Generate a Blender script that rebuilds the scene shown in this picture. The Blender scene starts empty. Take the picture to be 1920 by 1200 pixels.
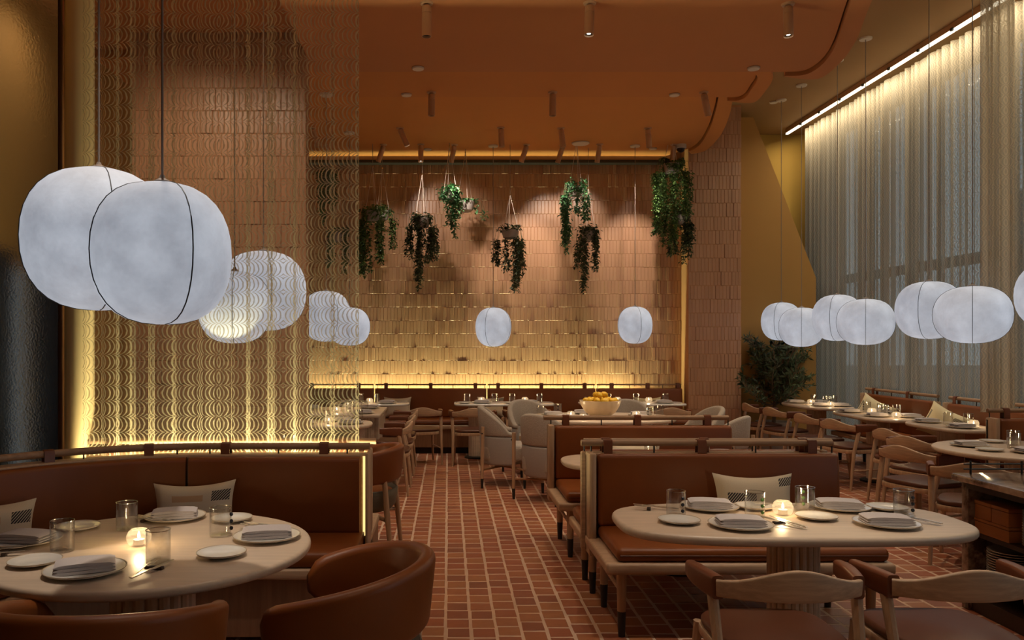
import bpy, bmesh, math, random
from mathutils import Vector, Matrix
from math import sin, cos, pi, radians, sqrt
random.seed(7)
SC = bpy.context.scene
COL = SC.collection

# ------------------------------------------------------------------ camera
cam_d = bpy.data.cameras.new('camera'); cam = bpy.data.objects.new('camera', cam_d); COL.objects.link(cam)
cam.location = (0, 0, 1.55); cam.rotation_euler = (pi/2, 0, 0)
cam_d.sensor_width = 36; cam_d.lens = 28.125
cam_d.shift_x = 0.0625; cam_d.shift_y = 0.0234
cam_d.clip_start = 0.05; cam_d.clip_end = 200
SC.camera = cam
SC.view_settings.view_transform = 'Standard'; SC.view_settings.look = 'None'
SC.view_settings.gamma = 1.0; SC.view_settings.use_curve_mapping = False
SC.view_settings.exposure = 0.0
cy_ = SC.cycles; cy_.max_bounces = 5; cy_.diffuse_bounces = 3; cy_.glossy_bounces = 3; cy_.transmission_bounces = 3
cy_.transparent_max_bounces = 14; cy_.caustics_reflective = False; cy_.caustics_refractive = False; cy_.sample_clamp_indirect = 4.0
cy_.use_adaptive_sampling = True; cy_.adaptive_threshold = 0.09; cy_.adaptive_min_samples = 16; cy_.light_sampling_threshold = 0.03

# ------------------------------------------------------------------ world: dusk sky outside the windows
W = bpy.data.worlds.new('dusk'); SC.world = W; W.use_nodes = True
bg = W.node_tree.nodes['Background']; bg.inputs[0].default_value = (0.58, 0.67, 0.72, 1); bg.inputs[1].default_value = 1.25

# ------------------------------------------------------------------ lights of the room
WARM = (1.0, 0.78, 0.54); GOLD = (1.0, 0.94, 0.55); NEUT = (1.0, 0.87, 0.72)
def aim(o, d): o.rotation_euler = Vector(d).to_track_quat('-Z', 'Y').to_euler()
def spot(loc, d, power, angle=50, color=WARM, blend=0.8, size=0.04):
    l = bpy.data.lights.new('spot', 'SPOT'); l.energy = power; l.color = color
    l.spot_size = radians(angle); l.spot_blend = blend; l.shadow_soft_size = size
    o = bpy.data.objects.new('spot_light', l); COL.objects.link(o); o.location = loc; aim(o, d); return o
def strip(loc, d, sx, sy, power, color=GOLD, rz=None, spread=180):
    l = bpy.data.lights.new('led', 'AREA'); l.shape = 'RECTANGLE'; l.size = sx; l.size_y = sy
    l.energy = power; l.color = color; l.spread = radians(spread)
    o = bpy.data.objects.new('led_light', l); COL.objects.link(o); o.location = loc; aim(o, d)
    return o
def point(loc, power, color=WARM, size=0.02):
    l = bpy.data.lights.new('flame', 'POINT'); l.energy = power; l.color = color; l.shadow_soft_size = size
    o = bpy.data.objects.new('flame_light', l); COL.objects.link(o); o.location = loc; return o
def strip_between(p0, p1, d, w, power, color, spread=180):
    p0 = Vector(p0); p1 = Vector(p1); L = (p1-p0).length
    l = bpy.data.lights.new('led', 'AREA'); l.shape = 'RECTANGLE'; l.size = L; l.size_y = w
    l.energy = power; l.color = color; l.spread = radians(spread)
    o = bpy.data.objects.new('led_light', l); COL.objects.link(o)
    x = (p1-p0).normalized(); z = -Vector(d).normalized(); y = z.cross(x).normalized(); z = x.cross(y)
    m = Matrix((x, y, z)).transposed().to_4x4(); m.translation = (p0+p1)/2
    o.matrix_world = m; return o

# ceiling spots over the tables (a pool of light on each table)
for x, y, p in [(-1.15, 3.15, 170), (1.3, 3.55, 95), (1.95, 3.6, 85), (-1.1, 6.0, 70), (-1.3, 8.6, 80), (1.55, 5.4, 50),
                (1.65, 8.7, 110), (0.75, 10.75, 110), (2.5, 10.8, 110), (-1.0, 10.7, 90)]:
    spot((x, y, 4.04), (0, 0, -1), p, 40, NEUT)
for x, y, p in [(4.85, 10.5, 80), (4.85, 9.0, 80), (5.0, 7.8, 70), (4.4, 6.1, 80)]:
    spot((x, y, 4.9), (0, 0, -1), p, 40, NEUT)
# ceiling spots that flood the aisle and the floor
for x, y, p in [(-0.17, 6.4, 45), (1.14, 6.4, 45), (2.76, 6.4, 60), (-0.18, 8.8, 45), (1.17, 8.8, 45), (2.86, 8.8, 50),
                (-0.2, 3.6, 30), (1.1, 2.4, 18), (2.8, 3.6, 16), (0.2, 0.8, 20)]:  # this row: unseen downlights added in front to brighten the foreground
    spot((x, y, 3.84), (0.05, 0.1, -1), p*1.5, 92, WARM)
# added spot on left wall, then washes on the partition behind the lace
spot((-2.75, 3.6, 4.2), (-1.0, 0.2, -1.2), 30, 90, WARM, 1.0, 0.1)  # added to brighten the left wall's reflection in the hammered panel
spot((-1.75, 5.6, 4.1), (-0.1, 1.0, -1.3), 36, 100, WARM, 1.0, 0.1); spot((-2.3, 5.6, 4.1), (-0.1, 1.0, -1.2), 36, 100, WARM, 1.0, 0.1)
# spots turned to the tiled back wall and the hanging plants
for x, y, tx, tz, p in [(0.09, 10.6, 0.35, 2.8, 85), (1.13, 10.6, 1.15, 2.8, 110), (1.5, 10.6, 1.55, 3.2, 80), (2.66, 10.6, 2.75, 2.8, 130),
                        (-0.62, 10.3, 0.05, 3.3, 80), (-0.38, 10.6, -0.9, 2.9, 40), (2.17, 10.6, 1.9, 3.3, 60), (2.95, 10.4, 3.1, 3.2, 22)]:
    spot((x, y, 4.08), (tx-x, 11.95-y, tz-4.08), p, 46, (1.0, 0.85, 0.72))
# LED lines: foot and top of the back wall, booth top, curtain track
strip_between((-2.2, 11.88, 0.55), (2.75, 11.88, 0.55), (0, 0.10, 1), 0.02, 135, (0.92, 1.0, 0.52))
strip_between((-2.2, 11.90, 4.283), (3.35, 11.90, 4.283), (0, -0.3, 1), 0.02, 2.5, (1.0, 0.72, 0.28))
strip_between((-1.98, 4.74, 0.56), (-0.5, 4.74, 0.56), (0, 0.03, 1), 0.02, 55, GOLD)
strip_between((-1.98, 4.85, 0.56), (-0.5, 4.85, 0.56), (0, -0.03, 1), 0.02, 50, GOLD)
strip_between((5.50, 3.6, 4.93), (5.50, 12.9, 4.93), (0.30, 0, -1), 0.04, 85, (1.0, 0.84, 0.58))

# ------------------------------------------------------------------ node helpers and materials
MATS = {}
def new_mat(name):
    m = bpy.data.materials.new(name); m.use_nodes = True; MATS[name] = m
    return m, m.node_tree, m.node_tree.nodes, m.node_tree.nodes['Principled BSDF']
def lk(nt, a, b): nt.links.new(a, b)
def mth(nt, op, a, b=None, c=None):
    n = nt.nodes.new('ShaderNodeMath'); n.operation = op
    for i, v in enumerate((a, b, c)):
        if v is None: continue
        if isinstance(v, (int, float)): n.inputs[i].default_value = v
        else: lk(nt, v, n.inputs[i])
    return n.outputs[0]
def mixc(nt, f, a, b):
    n = nt.nodes.new('ShaderNodeMix'); n.data_type = 'RGBA'
    for s, v in ((n.inputs[0], f), (n.inputs[6], a), (n.inputs[7], b)):
        if isinstance(v, (int, float)): s.default_value = v
        elif isinstance(v, tuple): s.default_value = (*v[:3], 1)
        else: lk(nt, v, s)
    return n.outputs[2]
def coords(nt, which='Object', scale=(1, 1, 1)):
    t = nt.nodes.new('ShaderNodeTexCoord'); mp = nt.nodes.new('ShaderNodeMapping'); mp.inputs['Scale'].default_value = scale
    lk(nt, t.outputs[which], mp.inputs[0]); return mp.outputs[0]
def noise(nt, vec, scale, detail=3, rough=0.5):
    n = nt.nodes.new('ShaderNodeTexNoise'); n.inputs['Scale'].default_value = scale
    n.inputs['Detail'].default_value = detail; n.inputs['Roughness'].default_value = rough
    if vec is not None: lk(nt, vec, n.inputs[0])
    return n.outputs['Fac']
def bump(nt, h, bs, strength=0.2, dist=0.01):
    n = nt.nodes.new('ShaderNodeBump'); n.inputs['Strength'].default_value = strength; n.inputs['Distance'].default_value = dist
    lk(nt, h, n.inputs['Height']); lk(nt, n.outputs[0], bs.inputs['Normal'])
def rnd(nt):
    a = nt.nodes.new('ShaderNodeObjectInfo').outputs['Random']; b = nt.nodes.new('ShaderNodeNewGeometry').outputs['Random Per Island']
    return mth(nt, 'FRACT', mth(nt, 'ADD', a, b))
def simple(name, c, rough=0.5, metal=0.0, var=0.12, nscale=6, bscale=0, bstr=0.1, spec=0.5, which='Object', sc=(1, 1, 1), coat=0):
    m, nt, ns, bs = new_mat(name)
    v = coords(nt, which, sc); f = noise(nt, v, nscale, 4)
    d = tuple(x*(1-var) for x in c); l = tuple(min(1, x*(1+var)) for x in c)
    lk(nt, mixc(nt, f, d, l), bs.inputs['Base Color'])
    bs.inputs['Roughness'].default_value = rough; bs.inputs['Metallic'].default_value = metal
    bs.inputs['Specular IOR Level'].default_value = spec
    if coat: bs.inputs['Coat Weight'].default_value = coat; bs.inputs['Coat Roughness'].default_value = 0.2
    if bscale: bump(nt, noise(nt, v, bscale, 2), bs, bstr, 0.004)
    return m

simple('leather', (0.205, 0.056, 0.011), 0.42, var=0.22, nscale=3.5, bscale=220, bstr=0.06, spec=0.35)
simple('leather_dark', (0.10, 0.031, 0.012), 0.42, var=0.2, nscale=4, bscale=200, bstr=0.08)
simple('leather_wrap', (0.15, 0.042, 0.014), 0.40, var=0.2, nscale=4, bscale=200, bstr=0.08)
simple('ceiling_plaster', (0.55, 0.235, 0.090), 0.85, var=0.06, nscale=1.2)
simple('ceiling_plaster_mid', (0.62, 0.255, 0.075), 0.85, var=0.06, nscale=1.2)  # tier plasters graded: light contrast at the ceiling steps put into the colour
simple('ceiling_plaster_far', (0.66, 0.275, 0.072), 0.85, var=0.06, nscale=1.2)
simple('ceiling_high_paint', (0.42, 0.25, 0.10), 0.85, var=0.05, nscale=1.2)
simple('mustard', (0.45, 0.245, 0.066), 0.8, var=0.06, nscale=1.5)
simple('mustard_lit', (0.60, 0.36, 0.07), 0.8, var=0.06, nscale=1.5)  # lighter copy of mustard: the recess's light put into its colour
simple('grout_floor', (0.62, 0.43, 0.31), 0.9, var=0.2, nscale=9)
simple('grout_wall', (0.42, 0.22, 0.11), 0.9, var=0.1, nscale=9)
simple('plaster_return', (0.56, 0.28, 0.12), 0.8, var=0.06, nscale=2)
simple('black_metal', (0.015, 0.013, 0.012), 0.45, var=0.1)
simple('spot_metal', (0.62, 0.38, 0.22), 0.45, var=0.08, nscale=8)
simple('steel', (0.82, 0.77, 0.70), 0.28, metal=1.0, var=0.06)
simple('brass', (0.60, 0.38, 0.16), 0.3, metal=1.0, var=0.06)
simple('ceramic', (0.70, 0.66, 0.60), 0.16, var=0.03, nscale=20, coat=0.4)
simple('ceramic_rim', (0.42, 0.34, 0.25), 0.3, var=0.1, nscale=20)
simple('stone_bowl', (0.50, 0.38, 0.25), 0.35, var=0.22, nscale=11)
simple('lemon', (0.85, 0.50, 0.03), 0.42, var=0.12, nscale=14, bscale=120, bstr=0.2)
simple('grey_shell', (0.16, 0.13, 0.085), 0.75, var=0.12, nscale=60)
simple('boucle', (0.42, 0.365, 0.31), 0.95, var=0.25, nscale=90, bscale=90, bstr=0.9)
simple('grey_felt', (0.38, 0.345, 0.32), 0.9, var=0.06, nscale=40)
simple('napkin', (0.50, 0.45, 0.44), 0.9, var=0.1, nscale=160, bscale=400, bstr=0.25)
simple('pot_white', (0.42, 0.37, 0.33), 0.6, var=0.08, nscale=10)
simple('disc_white', (0.74, 0.66, 0.56), 0.6, var=0.03)
simple('cord', (0.30, 0.24, 0.20), 0.6, var=0.05)
simple('rope', (0.74, 0.62, 0.52), 0.8, var=0.1, nscale=40)
simple('rib_wire', (0.03, 0.03, 0.035), 0.5, var=0.05)
simple('bark', (0.16, 0.10, 0.06), 0.9, var=0.3, nscale=20)
simple('soil', (0.04, 0.025, 0.015), 1.0, var=0.3, nscale=30)
simple('box_wood', (0.40, 0.15, 0.04), 0.5, var=0.2, nscale=6, sc=(1, 1, 14))
simple('dark_wood', (0.035, 0.018, 0.010), 0.5, var=0.2, nscale=8)
simple('toe_kick', (0.02, 0.012, 0.008), 0.6, var=0.1)
simple('frame_metal', (0.10, 0.085, 0.075), 0.5, var=0.1)
simple('pavement', (0.20, 0.20, 0.20), 0.9, var=0.2, nscale=2)
simple('facade', (0.24, 0.23, 0.22), 0.9, var=0.2, nscale=1)
simple('navy_panel', (0.018, 0.020, 0.032), 0.8, var=0.2, nscale=2)
simple('tan_column', (0.46, 0.34, 0.17), 0.7, var=0.08, nscale=2)
simple('bead_green', (0.16, 0.34, 0.08), 0.15, var=0.05)
simple('bead_dark', (0.02, 0.02, 0.03), 0.15, var=0.05)

def wood(name, c, rough=0.5, sc=(2, 30, 30), var=0.22, which='Object'):
    m, nt, ns, bs = new_mat(name)
    v = coords(nt, which, sc); f = noise(nt, v, 1.6, 5, 0.6)
    f2 = mth(nt, 'MULTIPLY', f, f)
    lk(nt, mixc(nt, mth(nt, 'MULTIPLY', f2, 2.4), tuple(x*(1-var) for x in c), tuple(min(1, x*(1+var)) for x in c)), bs.inputs['Base Color'])
    bs.inputs['Roughness'].default_value = rough; bump(nt, f, bs, 0.08, 0.002); return m
wood('oak', (0.46, 0.30, 0.185), 0.5, (30, 30, 2))
wood('oak_x', (0.46, 0.30, 0.185), 0.5, (2.5, 30, 40))
wood('rail_oak', (0.33, 0.20, 0.115), 0.5, (2.5, 30, 40))
wood('oak_dark', (0.36, 0.20, 0.10), 0.5, (2, 25, 25))
wood('table_oak', (0.58, 0.45, 0.335), 0.36, (2, 26, 20), 0.10)
wood('base_oak', (0.26, 0.14, 0.075), 0.6, (22, 22, 1.5))

# terracotta floor tiles
m, nt, ns, bs = new_mat('terracotta')
r = rnd(nt); v = coords(nt, 'Object'); f = noise(nt, v, 14, 4)
ramp = ns.new('ShaderNodeValToRGB'); lk(nt, r, ramp.inputs[0])
cr = ramp.color_ramp; cr.elements[0].color = (0.26, 0.085, 0.040, 1); cr.elements[1].color = (0.42, 0.155, 0.066, 1)
e = cr.elements.new(0.45); e.color = (0.385, 0.115, 0.048, 1); e = cr.elements.new(0.93); e.color = (0.42, 0.17, 0.065, 1)
lk(nt, mixc(nt, mth(nt, 'MULTIPLY', f, 0.45), ramp.outputs[0], (0.20, 0.06, 0.03)), bs.inputs['Base Color'])
bs.inputs['Roughness'].default_value = 0.50; bump(nt, noise(nt, v, 40, 3), bs, 0.25, 0.004)
# glazed wall tiles
m, nt, ns, bs = new_mat('wall_tile')
r = rnd(nt); v = coords(nt, 'Object')
ramp = ns.new('ShaderNodeValToRGB'); lk(nt, r, ramp.inputs[0]); cr = ramp.color_ramp
cr.elements[0].color = (0.46, 0.250, 0.140, 1); cr.elements[1].color = (0.52, 0.29, 0.168, 1)
lk(nt, ramp.outputs[0], bs.inputs['Base Color']); bs.inputs['Roughness'].default_value = 0.34
bump(nt, noise(nt, v, 26, 2), bs, 0.12, 0.004)
# lamp shade: glowing cocoon fibre, cloudy in density
m, nt, ns, bs = new_mat('shade')
v = coords(nt, 'Object'); f = noise(nt, v, 4.5, 5, 0.55); g = noise(nt, v, 60, 3)
fac = mth(nt, 'MULTIPLY_ADD', f, 1.6, -0.32); fac = mth(nt, 'MULTIPLY_ADD', g, 0.25, fac)
lk(nt, mixc(nt, fac, (0.24, 0.265, 0.32), (0.64, 0.69, 0.78)), bs.inputs['Emission Color'])
bs.inputs['Emission Strength'].default_value = 0.70
bs.inputs['Base Color'].default_value = (0.32, 0.32, 0.33, 1); bs.inputs['Roughness'].default_value = 0.75
bump(nt, g, bs, 0.2, 0.003)
# emitters
def emit(name, c, s):
    m, nt, ns, bs = new_mat(name); bs.inputs['Base Color'].default_value = (*c, 1)
    n = noise(nt, coords(nt), 3); lk(nt, mixc(nt, n, c, tuple(min(1, x*1.03) for x in c)), bs.inputs['Emission Color'])
    bs.inputs['Emission Strength'].default_value = s
emit('led_white', (1.0, 0.90, 0.68), 2.6); emit('led_gold', (1.0, 0.74, 0.28), 1.15)
emit('flame', (1.0, 0.84, 0.55), 7.0); emit('spot_lens', (1.0, 0.95, 0.85), 6.0)
# thin clear glass
def thin_glass(name, tint=(1, 1, 1), gl=0.04, rough=0.02):
    m, nt, ns, bs = new_mat(name); ns.remove(bs); out = ns['Material Output']
    tr = ns.new('ShaderNodeBsdfTransparent'); tr.inputs[0].default_value = (*tint, 1)
    go = ns.new('ShaderNodeBsdfGlossy'); go.inputs['Roughness'].default_value = rough
    lw = ns.new('ShaderNodeLayerWeight'); lw.inputs[0].default_value = 0.35
    n = noise(nt, coords(nt), 9)
    fac = mth(nt, 'MINIMUM', mth(nt, 'ADD', mth(nt, 'MULTIPLY', mth(nt, 'POWER', lw.outputs['Facing'], 2.0), 0.75), mth(nt, 'MULTIPLY_ADD', n, 0.01, gl)), 0.9)
    mx = ns.new('ShaderNodeMixShader'); lk(nt, fac, mx.inputs[0]); lk(nt, tr.outputs[0], mx.inputs[1]); lk(nt, go.outputs[0], mx.inputs[2])
    lk(nt, mx.outputs[0], out.inputs[0])
thin_glass('clear_glass', (0.95, 0.95, 0.94), 0.07); thin_glass('glass_rim', (0.8, 0.8, 0.8), 0.45, 0.15); thin_glass('pane_glass', (0.88, 0.92, 0.93), 0.05)
m, nt, ns, bs = new_mat('cut_glass')
bs.inputs['Base Color'].default_value = (0.5, 0.46, 0.40, 1); bs.inputs['Roughness'].default_value = 0.12
lk(nt, mixc(nt, noise(nt, coords(nt), 30), (1.0, 0.86, 0.62), (1.0, 0.95, 0.82)), bs.inputs['Emission Color']); bs.inputs['Emission Strength'].default_value = 0.10
ns2 = ns.new('ShaderNodeBsdfTransparent'); mx = ns.new('ShaderNodeMixShader'); mx.inputs[0].default_value = 0.40
lk(nt, ns2.outputs[0], mx.inputs[1]); lk(nt, bs.outputs[0], mx.inputs[2]); lk(nt, mx.outputs[0], ns['Material Output'].inputs[0])
# hammered dark glossy panel
m, nt, ns, bs = new_mat('hammered_panel')
v = coords(nt, 'Object', (1, 1, 0.35)); f = noise(nt, v, 2.0, 2)
lk(nt, mixc(nt, f, (0.40, 0.42, 0.48), (0.55, 0.55, 0.56)), bs.inputs['Base Color']); bs.inputs['Metallic'].default_value = 1.0
bs.inputs['Roughness'].default_value = 0.14
bump(nt, noise(nt, coords(nt), 80, 2), bs, 0.10, 0.004)
# sheer lace curtain: rows of nested arcs woven in thread on a see-through ground
def sheer(name, thread, ground, a_thread, a_ground, P=1.30, hr=0.093, sp=0.027, A=0.042, cut=0.40):
    m, nt, ns, bs = new_mat(name); ns.remove(bs); out = ns['Material Output']
    uv = ns.new('ShaderNodeUVMap'); sx = ns.new('ShaderNodeSeparateXYZ'); lk(nt, uv.outputs[0], sx.inputs[0])
    u, vv = sx.outputs[0], sx.outputs[1]
    vf = mth(nt, 'FRACT', mth(nt, 'DIVIDE', vv, hr))
    w = mth(nt, 'MULTIPLY_ADD', vf, 2.0, -1.0)
    b = mth(nt, 'POWER', mth(nt, 'MAXIMUM', mth(nt, 'SUBTRACT', 1.0, mth(nt, 'MULTIPLY', w, w)), 0.0), 0.55)
    tri = mth(nt, 'PINGPONG', u, P/2)
    nz = noise(nt, coords(nt, 'UV'), 40, 2)
    s = mth(nt, 'DIVIDE', mth(nt, 'ADD', mth(nt, 'MULTIPLY_ADD', b, -A, tri), mth(nt, 'MULTIPLY', nz, 0.010)), sp)
    fr = mth(nt, 'FRACT', mth(nt, 'ADD', s, 50.0))
    l1 = mth(nt, 'LESS_THAN', fr, cut)
    line = l1
    col = mixc(nt, line, ground, thread)
    df = ns.new('ShaderNodeBsdfDiffuse'); tl = ns.new('ShaderNodeBsdfTranslucent'); tr = ns.new('ShaderNodeBsdfTransparent')
    lk(nt, col, df.inputs[0]); lk(nt, col, tl.inputs[0])
    m1 = ns.new('ShaderNodeMixShader'); m1.inputs[0].default_value = 0.5; lk(nt, df.outputs[0], m1.inputs[1]); lk(nt, tl.outputs[0], m1.inputs[2])
    al = mth(nt, 'MULTIPLY_ADD', line, a_thread-a_ground, a_ground)
    m2 = ns.new('ShaderNodeMixShader'); lk(nt, al, m2.inputs[0]); lk(nt, tr.outputs[0], m2.inputs[1]); lk(nt, m1.outputs[0], m2.inputs[2])
    lk(nt, m2.outputs[0], out.inputs[0])
sheer('sheer_gold', (0.62, 0.52, 0.34), (0.52, 0.42, 0.28), 0.66, 0.10, cut=0.33)
sheer('sheer_window', (0.64, 0.56, 0.43), (0.56, 0.50, 0.40), 0.95, 0.78, P=0.50, sp=0.028, cut=0.45)
# foliage
def leafmat(name, a, b):
    m, nt, ns, bs = new_mat(name); r = rnd(nt)
    lk(nt, mixc(nt, r, a, b), bs.inputs['Base Color']); bs.inputs['Roughness'].default_value = 0.45
leafmat('leaf_green', (0.045, 0.11, 0.03), (0.16, 0.27, 0.07)); leafmat('leaf_olive', (0.035, 0.065, 0.026), (0.13, 0.165, 0.075))
leafmat('leaf_fresh', (0.05, 0.17, 0.07), (0.17, 0.38, 0.16))
# marble of the service counter
m, nt, ns, bs = new_mat('marble')
v = coords(nt, 'Object'); n1 = noise(nt, v, 5, 6, 0.65); ramp = ns.new('ShaderNodeValToRGB'); lk(nt, n1, ramp.inputs[0]); cr = ramp.color_ramp
cr.elements[0].position = 0.38; cr.elements[0].color = (0.07, 0.035, 0.025, 1); cr.elements[1].position = 0.62; cr.elements[1].color = (0.50, 0.38, 0.30, 1)
e = cr.elements.new(0.5); e.color = (0.34, 0.24, 0.18, 1)
lk(nt, ramp.outputs[0], bs.inputs['Base Color']); bs.inputs['Roughness'].default_value = 0.15
# linen cushions with woven patches (u, v on the front of the cushion, -1..1)
def pillow_mat(name, base, patches):
    m, nt, ns, bs = new_mat(name)
    uv = ns.new('ShaderNodeUVMap'); sx = ns.new('ShaderNodeSeparateXYZ'); lk(nt, uv.outputs[0], sx.inputs[0]); u, v = sx.outputs[0], sx.outputs[1]
    f = noise(nt, coords(nt, 'UV'), 45, 4); col = mixc(nt, f, tuple(x*0.84 for x in base), tuple(min(1, x*1.12) for x in base))
    for (u0, u1, v0, v1, kind) in patches:
        mk = mth(nt, 'MULTIPLY', mth(nt, 'MULTIPLY', mth(nt, 'GREATER_THAN', u, u0), mth(nt, 'LESS_THAN', u, u1)),
                 mth(nt, 'MULTIPLY', mth(nt, 'GREATER_THAN', v, v0), mth(nt, 'LESS_THAN', v, v1)))
        if kind == 'hatch':
            st = mth(nt, 'LESS_THAN', mth(nt, 'FRACT', mth(nt, 'MULTIPLY', mth(nt, 'SUBTRACT', mth(nt, 'MULTIPLY', u, 1.6), v), 9.0)), 0.7)
            col = mixc(nt, mth(nt, 'MULTIPLY', mk, st), col, (0.03, 0.03, 0.035))
        else:
            col = mixc(nt, mth(nt, 'MULTIPLY', mk, 0.75), col, (0.50, 0.28, 0.13))
    lk(nt, col, bs.inputs['Base Color']); bs.inputs['Roughness'].default_value = 0.95; bump(nt, noise(nt, coords(nt, 'UV'), 120, 2), bs, 0.3, 0.003)
LIN = (0.62, 0.52, 0.38)
pillow_mat('pillow_a', LIN, [(-0.52, 0.28, 0.33, 0.58, 'tan'), (0.50, 0.94, 0.32, 0.70, 'hatch')])
pillow_mat('pillow_b', LIN, [(-0.78, -0.02, -0.02, 0.36, 'hatch'), (0.60, 0.99, 0.60, 0.90, 'hatch')])
pillow_mat('pillow_c', LIN, [(-0.55, 0.05, 0.30, 0.62, 'hatch')])
pillow_mat('pillow_d', (0.66, 0.56, 0.34), [(0.30, 0.85, 0.20, 0.70, 'hatch'), (-0.9, -0.8, -0.5, 0.5, 'hatch')])

# ------------------------------------------------------------------ mesh helpers
class MB:
    def __init__(s): s.v = []; s.f = []; s.uv = None
    def add(s, v, f):
        n = len(s.v); s.v += [tuple(p) for p in v]; s.f += [tuple(i+n for i in q) for q in f]; return s
    def box(s, x0, x1, y0, y1, z0, z1, M=None):
        v = [Vector(p) for p in ((x0,y0,z0),(x1,y0,z0),(x1,y1,z0),(x0,y1,z0),(x0,y0,z1),(x1,y0,z1),(x1,y1,z1),(x0,y1,z1))]
        if M is not None: v = [M @ p for p in v]
        return s.add(v, [(0,3,2,1),(4,5,6,7),(0,1,5,4),(1,2,6,5),(2,3,7,6),(3,0,4,7)])
    def loft(s, rings, cap=True, closed=True):
        n = len(rings[0]); v = [p for r in rings for p in r]; f = []
        for i in range(len(rings)-1):
            for j in range(n if closed else n-1):
                k = (j+1) % n; f.append((i*n+j, i*n+k, (i+1)*n+k, (i+1)*n+j))
        if cap and closed:
            f.append(tuple(range(n))[::-1]); f.append(tuple((len(rings)-1)*n+j for j in range(n)))
        return s.add(v, f)
    def tube(s, pts, r, n=8, cap=True):
        pts = [Vector(p) for p in pts]; rs = r if isinstance(r, (list, tuple)) else [r]*len(pts); rings = []
        up = Vector((0, 0, 1))
        for i, p in enumerate(pts):
            d = (pts[min(i+1, len(pts)-1)] - pts[max(i-1, 0)]).normalized()
            a = d.cross(up) if abs(d.z) < 0.95 else d.cross(Vector((0, 1, 0))); a.normalize(); b = d.cross(a)
            rings.append([p + (a*cos(2*pi*k/n) + b*sin(2*pi*k/n))*rs[i] for k in range(n)])
        return s.loft(rings, cap)
    def lathe(s, prof, n=24, c=(0, 0, 0), cap=True, sx=1, sy=1):
        return s.loft([[Vector((c[0]+r*sx*cos(2*pi*k/n), c[1]+r*sy*sin(2*pi*k/n), c[2]+z)) for k in range(n)] for r, z in prof], cap)
    def prism(s, poly, z0, z1):
        return s.loft([[Vector((x, y, z0)) for x, y in poly], [Vector((x, y, z1)) for x, y in poly]])
    def ball(s, c, r, n=10, m=6, sz=1):
        return s.lathe([(max(1e-4, r*sin(pi*i/m)), -r*sz*cos(pi*i/m)) for i in range(m+1)], n, c)
    def mesh(s, name, bevel=0, seg=2, smooth=True, angle=35):
        me = bpy.data.meshes.new(name); me.from_pydata(s.v, [], s.f)
        bm = bmesh.new(); bm.from_mesh(me)
        bmesh.ops.recalc_face_normals(bm, faces=bm.faces)
        if bevel:
            es = [e for e in bm.edges if len(e.link_faces) == 2 and e.calc_face_angle(0) > radians(40)]
            bmesh.ops.bevel(bm, geom=es, offset=bevel, segments=seg, profile=0.5, affect='EDGES', clamp_overlap=True)
        bm.to_mesh(me); bm.free()
        if smooth:
            me.polygons.foreach_set('use_smooth', [True]*len(me.polygons)); me.set_sharp_from_angle(angle=radians(angle))
        return me
    def build(s, name, mat, parent=None, bevel=0, seg=2, smooth=True, angle=35, loc=None, rot=None):
        me = s.mesh(name, bevel, seg, smooth, angle); me.materials.append(MATS[mat]); return put(name, me, parent, loc, rot)
def put(name, me, parent=None, loc=None, rot=None):
    o = bpy.data.objects.new(name, me); COL.objects.link(o); o.parent = parent
    if loc is not None: o.location = loc
    if rot is not None: o.rotation_euler = rot
    return o
def tag(o, label, cat=None, group=None, kind=None):
    if label: o['label'] = label
    if cat: o['category'] = cat
    if group: o['group'] = group
    if kind: o['kind'] = kind
    return o
def thing(name, label, cat, loc=(0, 0, 0), rz=0, group=None):
    o = bpy.data.objects.new(name, None); COL.objects.link(o); o.empty_display_size = 0.1
    o.location = loc; o.rotation_euler = (0, 0, rz); return tag(o, label, cat, group)
def dup(root, loc, rz=0, label=None, group=None, scale=None):
    r = root.copy(); COL.objects.link(r); r.location = loc; r.rotation_euler = (0, 0, rz)
    if scale: r.scale = scale
    tag(r, label, None, group)
    for ch in root.children:
        c = ch.copy(); COL.objects.link(c); c.parent = r
        for g in ch.children:
            d = g.copy(); COL.objects.link(d); d.parent = c
    return r
class Proto:
    """first use moves the thing itself, later uses copy it"""
    def __init__(s, root): s.root = root; s.used = False
    def __call__(s, loc, rz=0, label=None, group=None, scale=None):
        if s.used: return dup(s.root, loc, rz, label, group, scale)
        s.used = True; o = s.root; o.location = loc; o.rotation_euler = (0, 0, rz)
        if scale: o.scale = scale
        return tag(o, label, None, group)
def struct(o, label=None): o['kind'] = 'structure'; tag(o, label); return o
def superell(a, b, n, k, cx=0, cy=0):
    out = []
    for i in range(k):
        t = 2*pi*i/k; c, s_ = cos(t), sin(t)
        out.append((cx + a*math.copysign(abs(c)**(2/n), c), cy + b*math.copysign(abs(s_)**(2/n), s_)))
    return out
def sweep(path, prof, mb=None):
    """prof: (offset along the left normal, z) ring carried along a plan path"""
    mb = mb or MB(); P = [Vector((p[0], p[1], 0)) for p in path]; rings = []
    for i, p in enumerate(P):
        d = (P[min(i+1, len(P)-1)] - P[max(i-1, 0)]).normalized(); nrm = Vector((-d.y, d.x, 0))
        rings.append([p + nrm*u + Vector((0, 0, z)) for u, z in prof])
    return mb.loft(rings)
for n_ in ('cut_glass', 'flame', 'spot_lens', 'led_gold', 'led_white'): MATS[n_].cycles.emission_sampling = 'NONE'
ORD = ['first', 'second', 'third', 'fourth', 'fifth', 'sixth', 'seventh', 'eighth', 'ninth', 'tenth', 'eleventh', 'twelfth', 'thirteenth', 'fourteenth', 'fifteenth', 'sixteenth']
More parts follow.
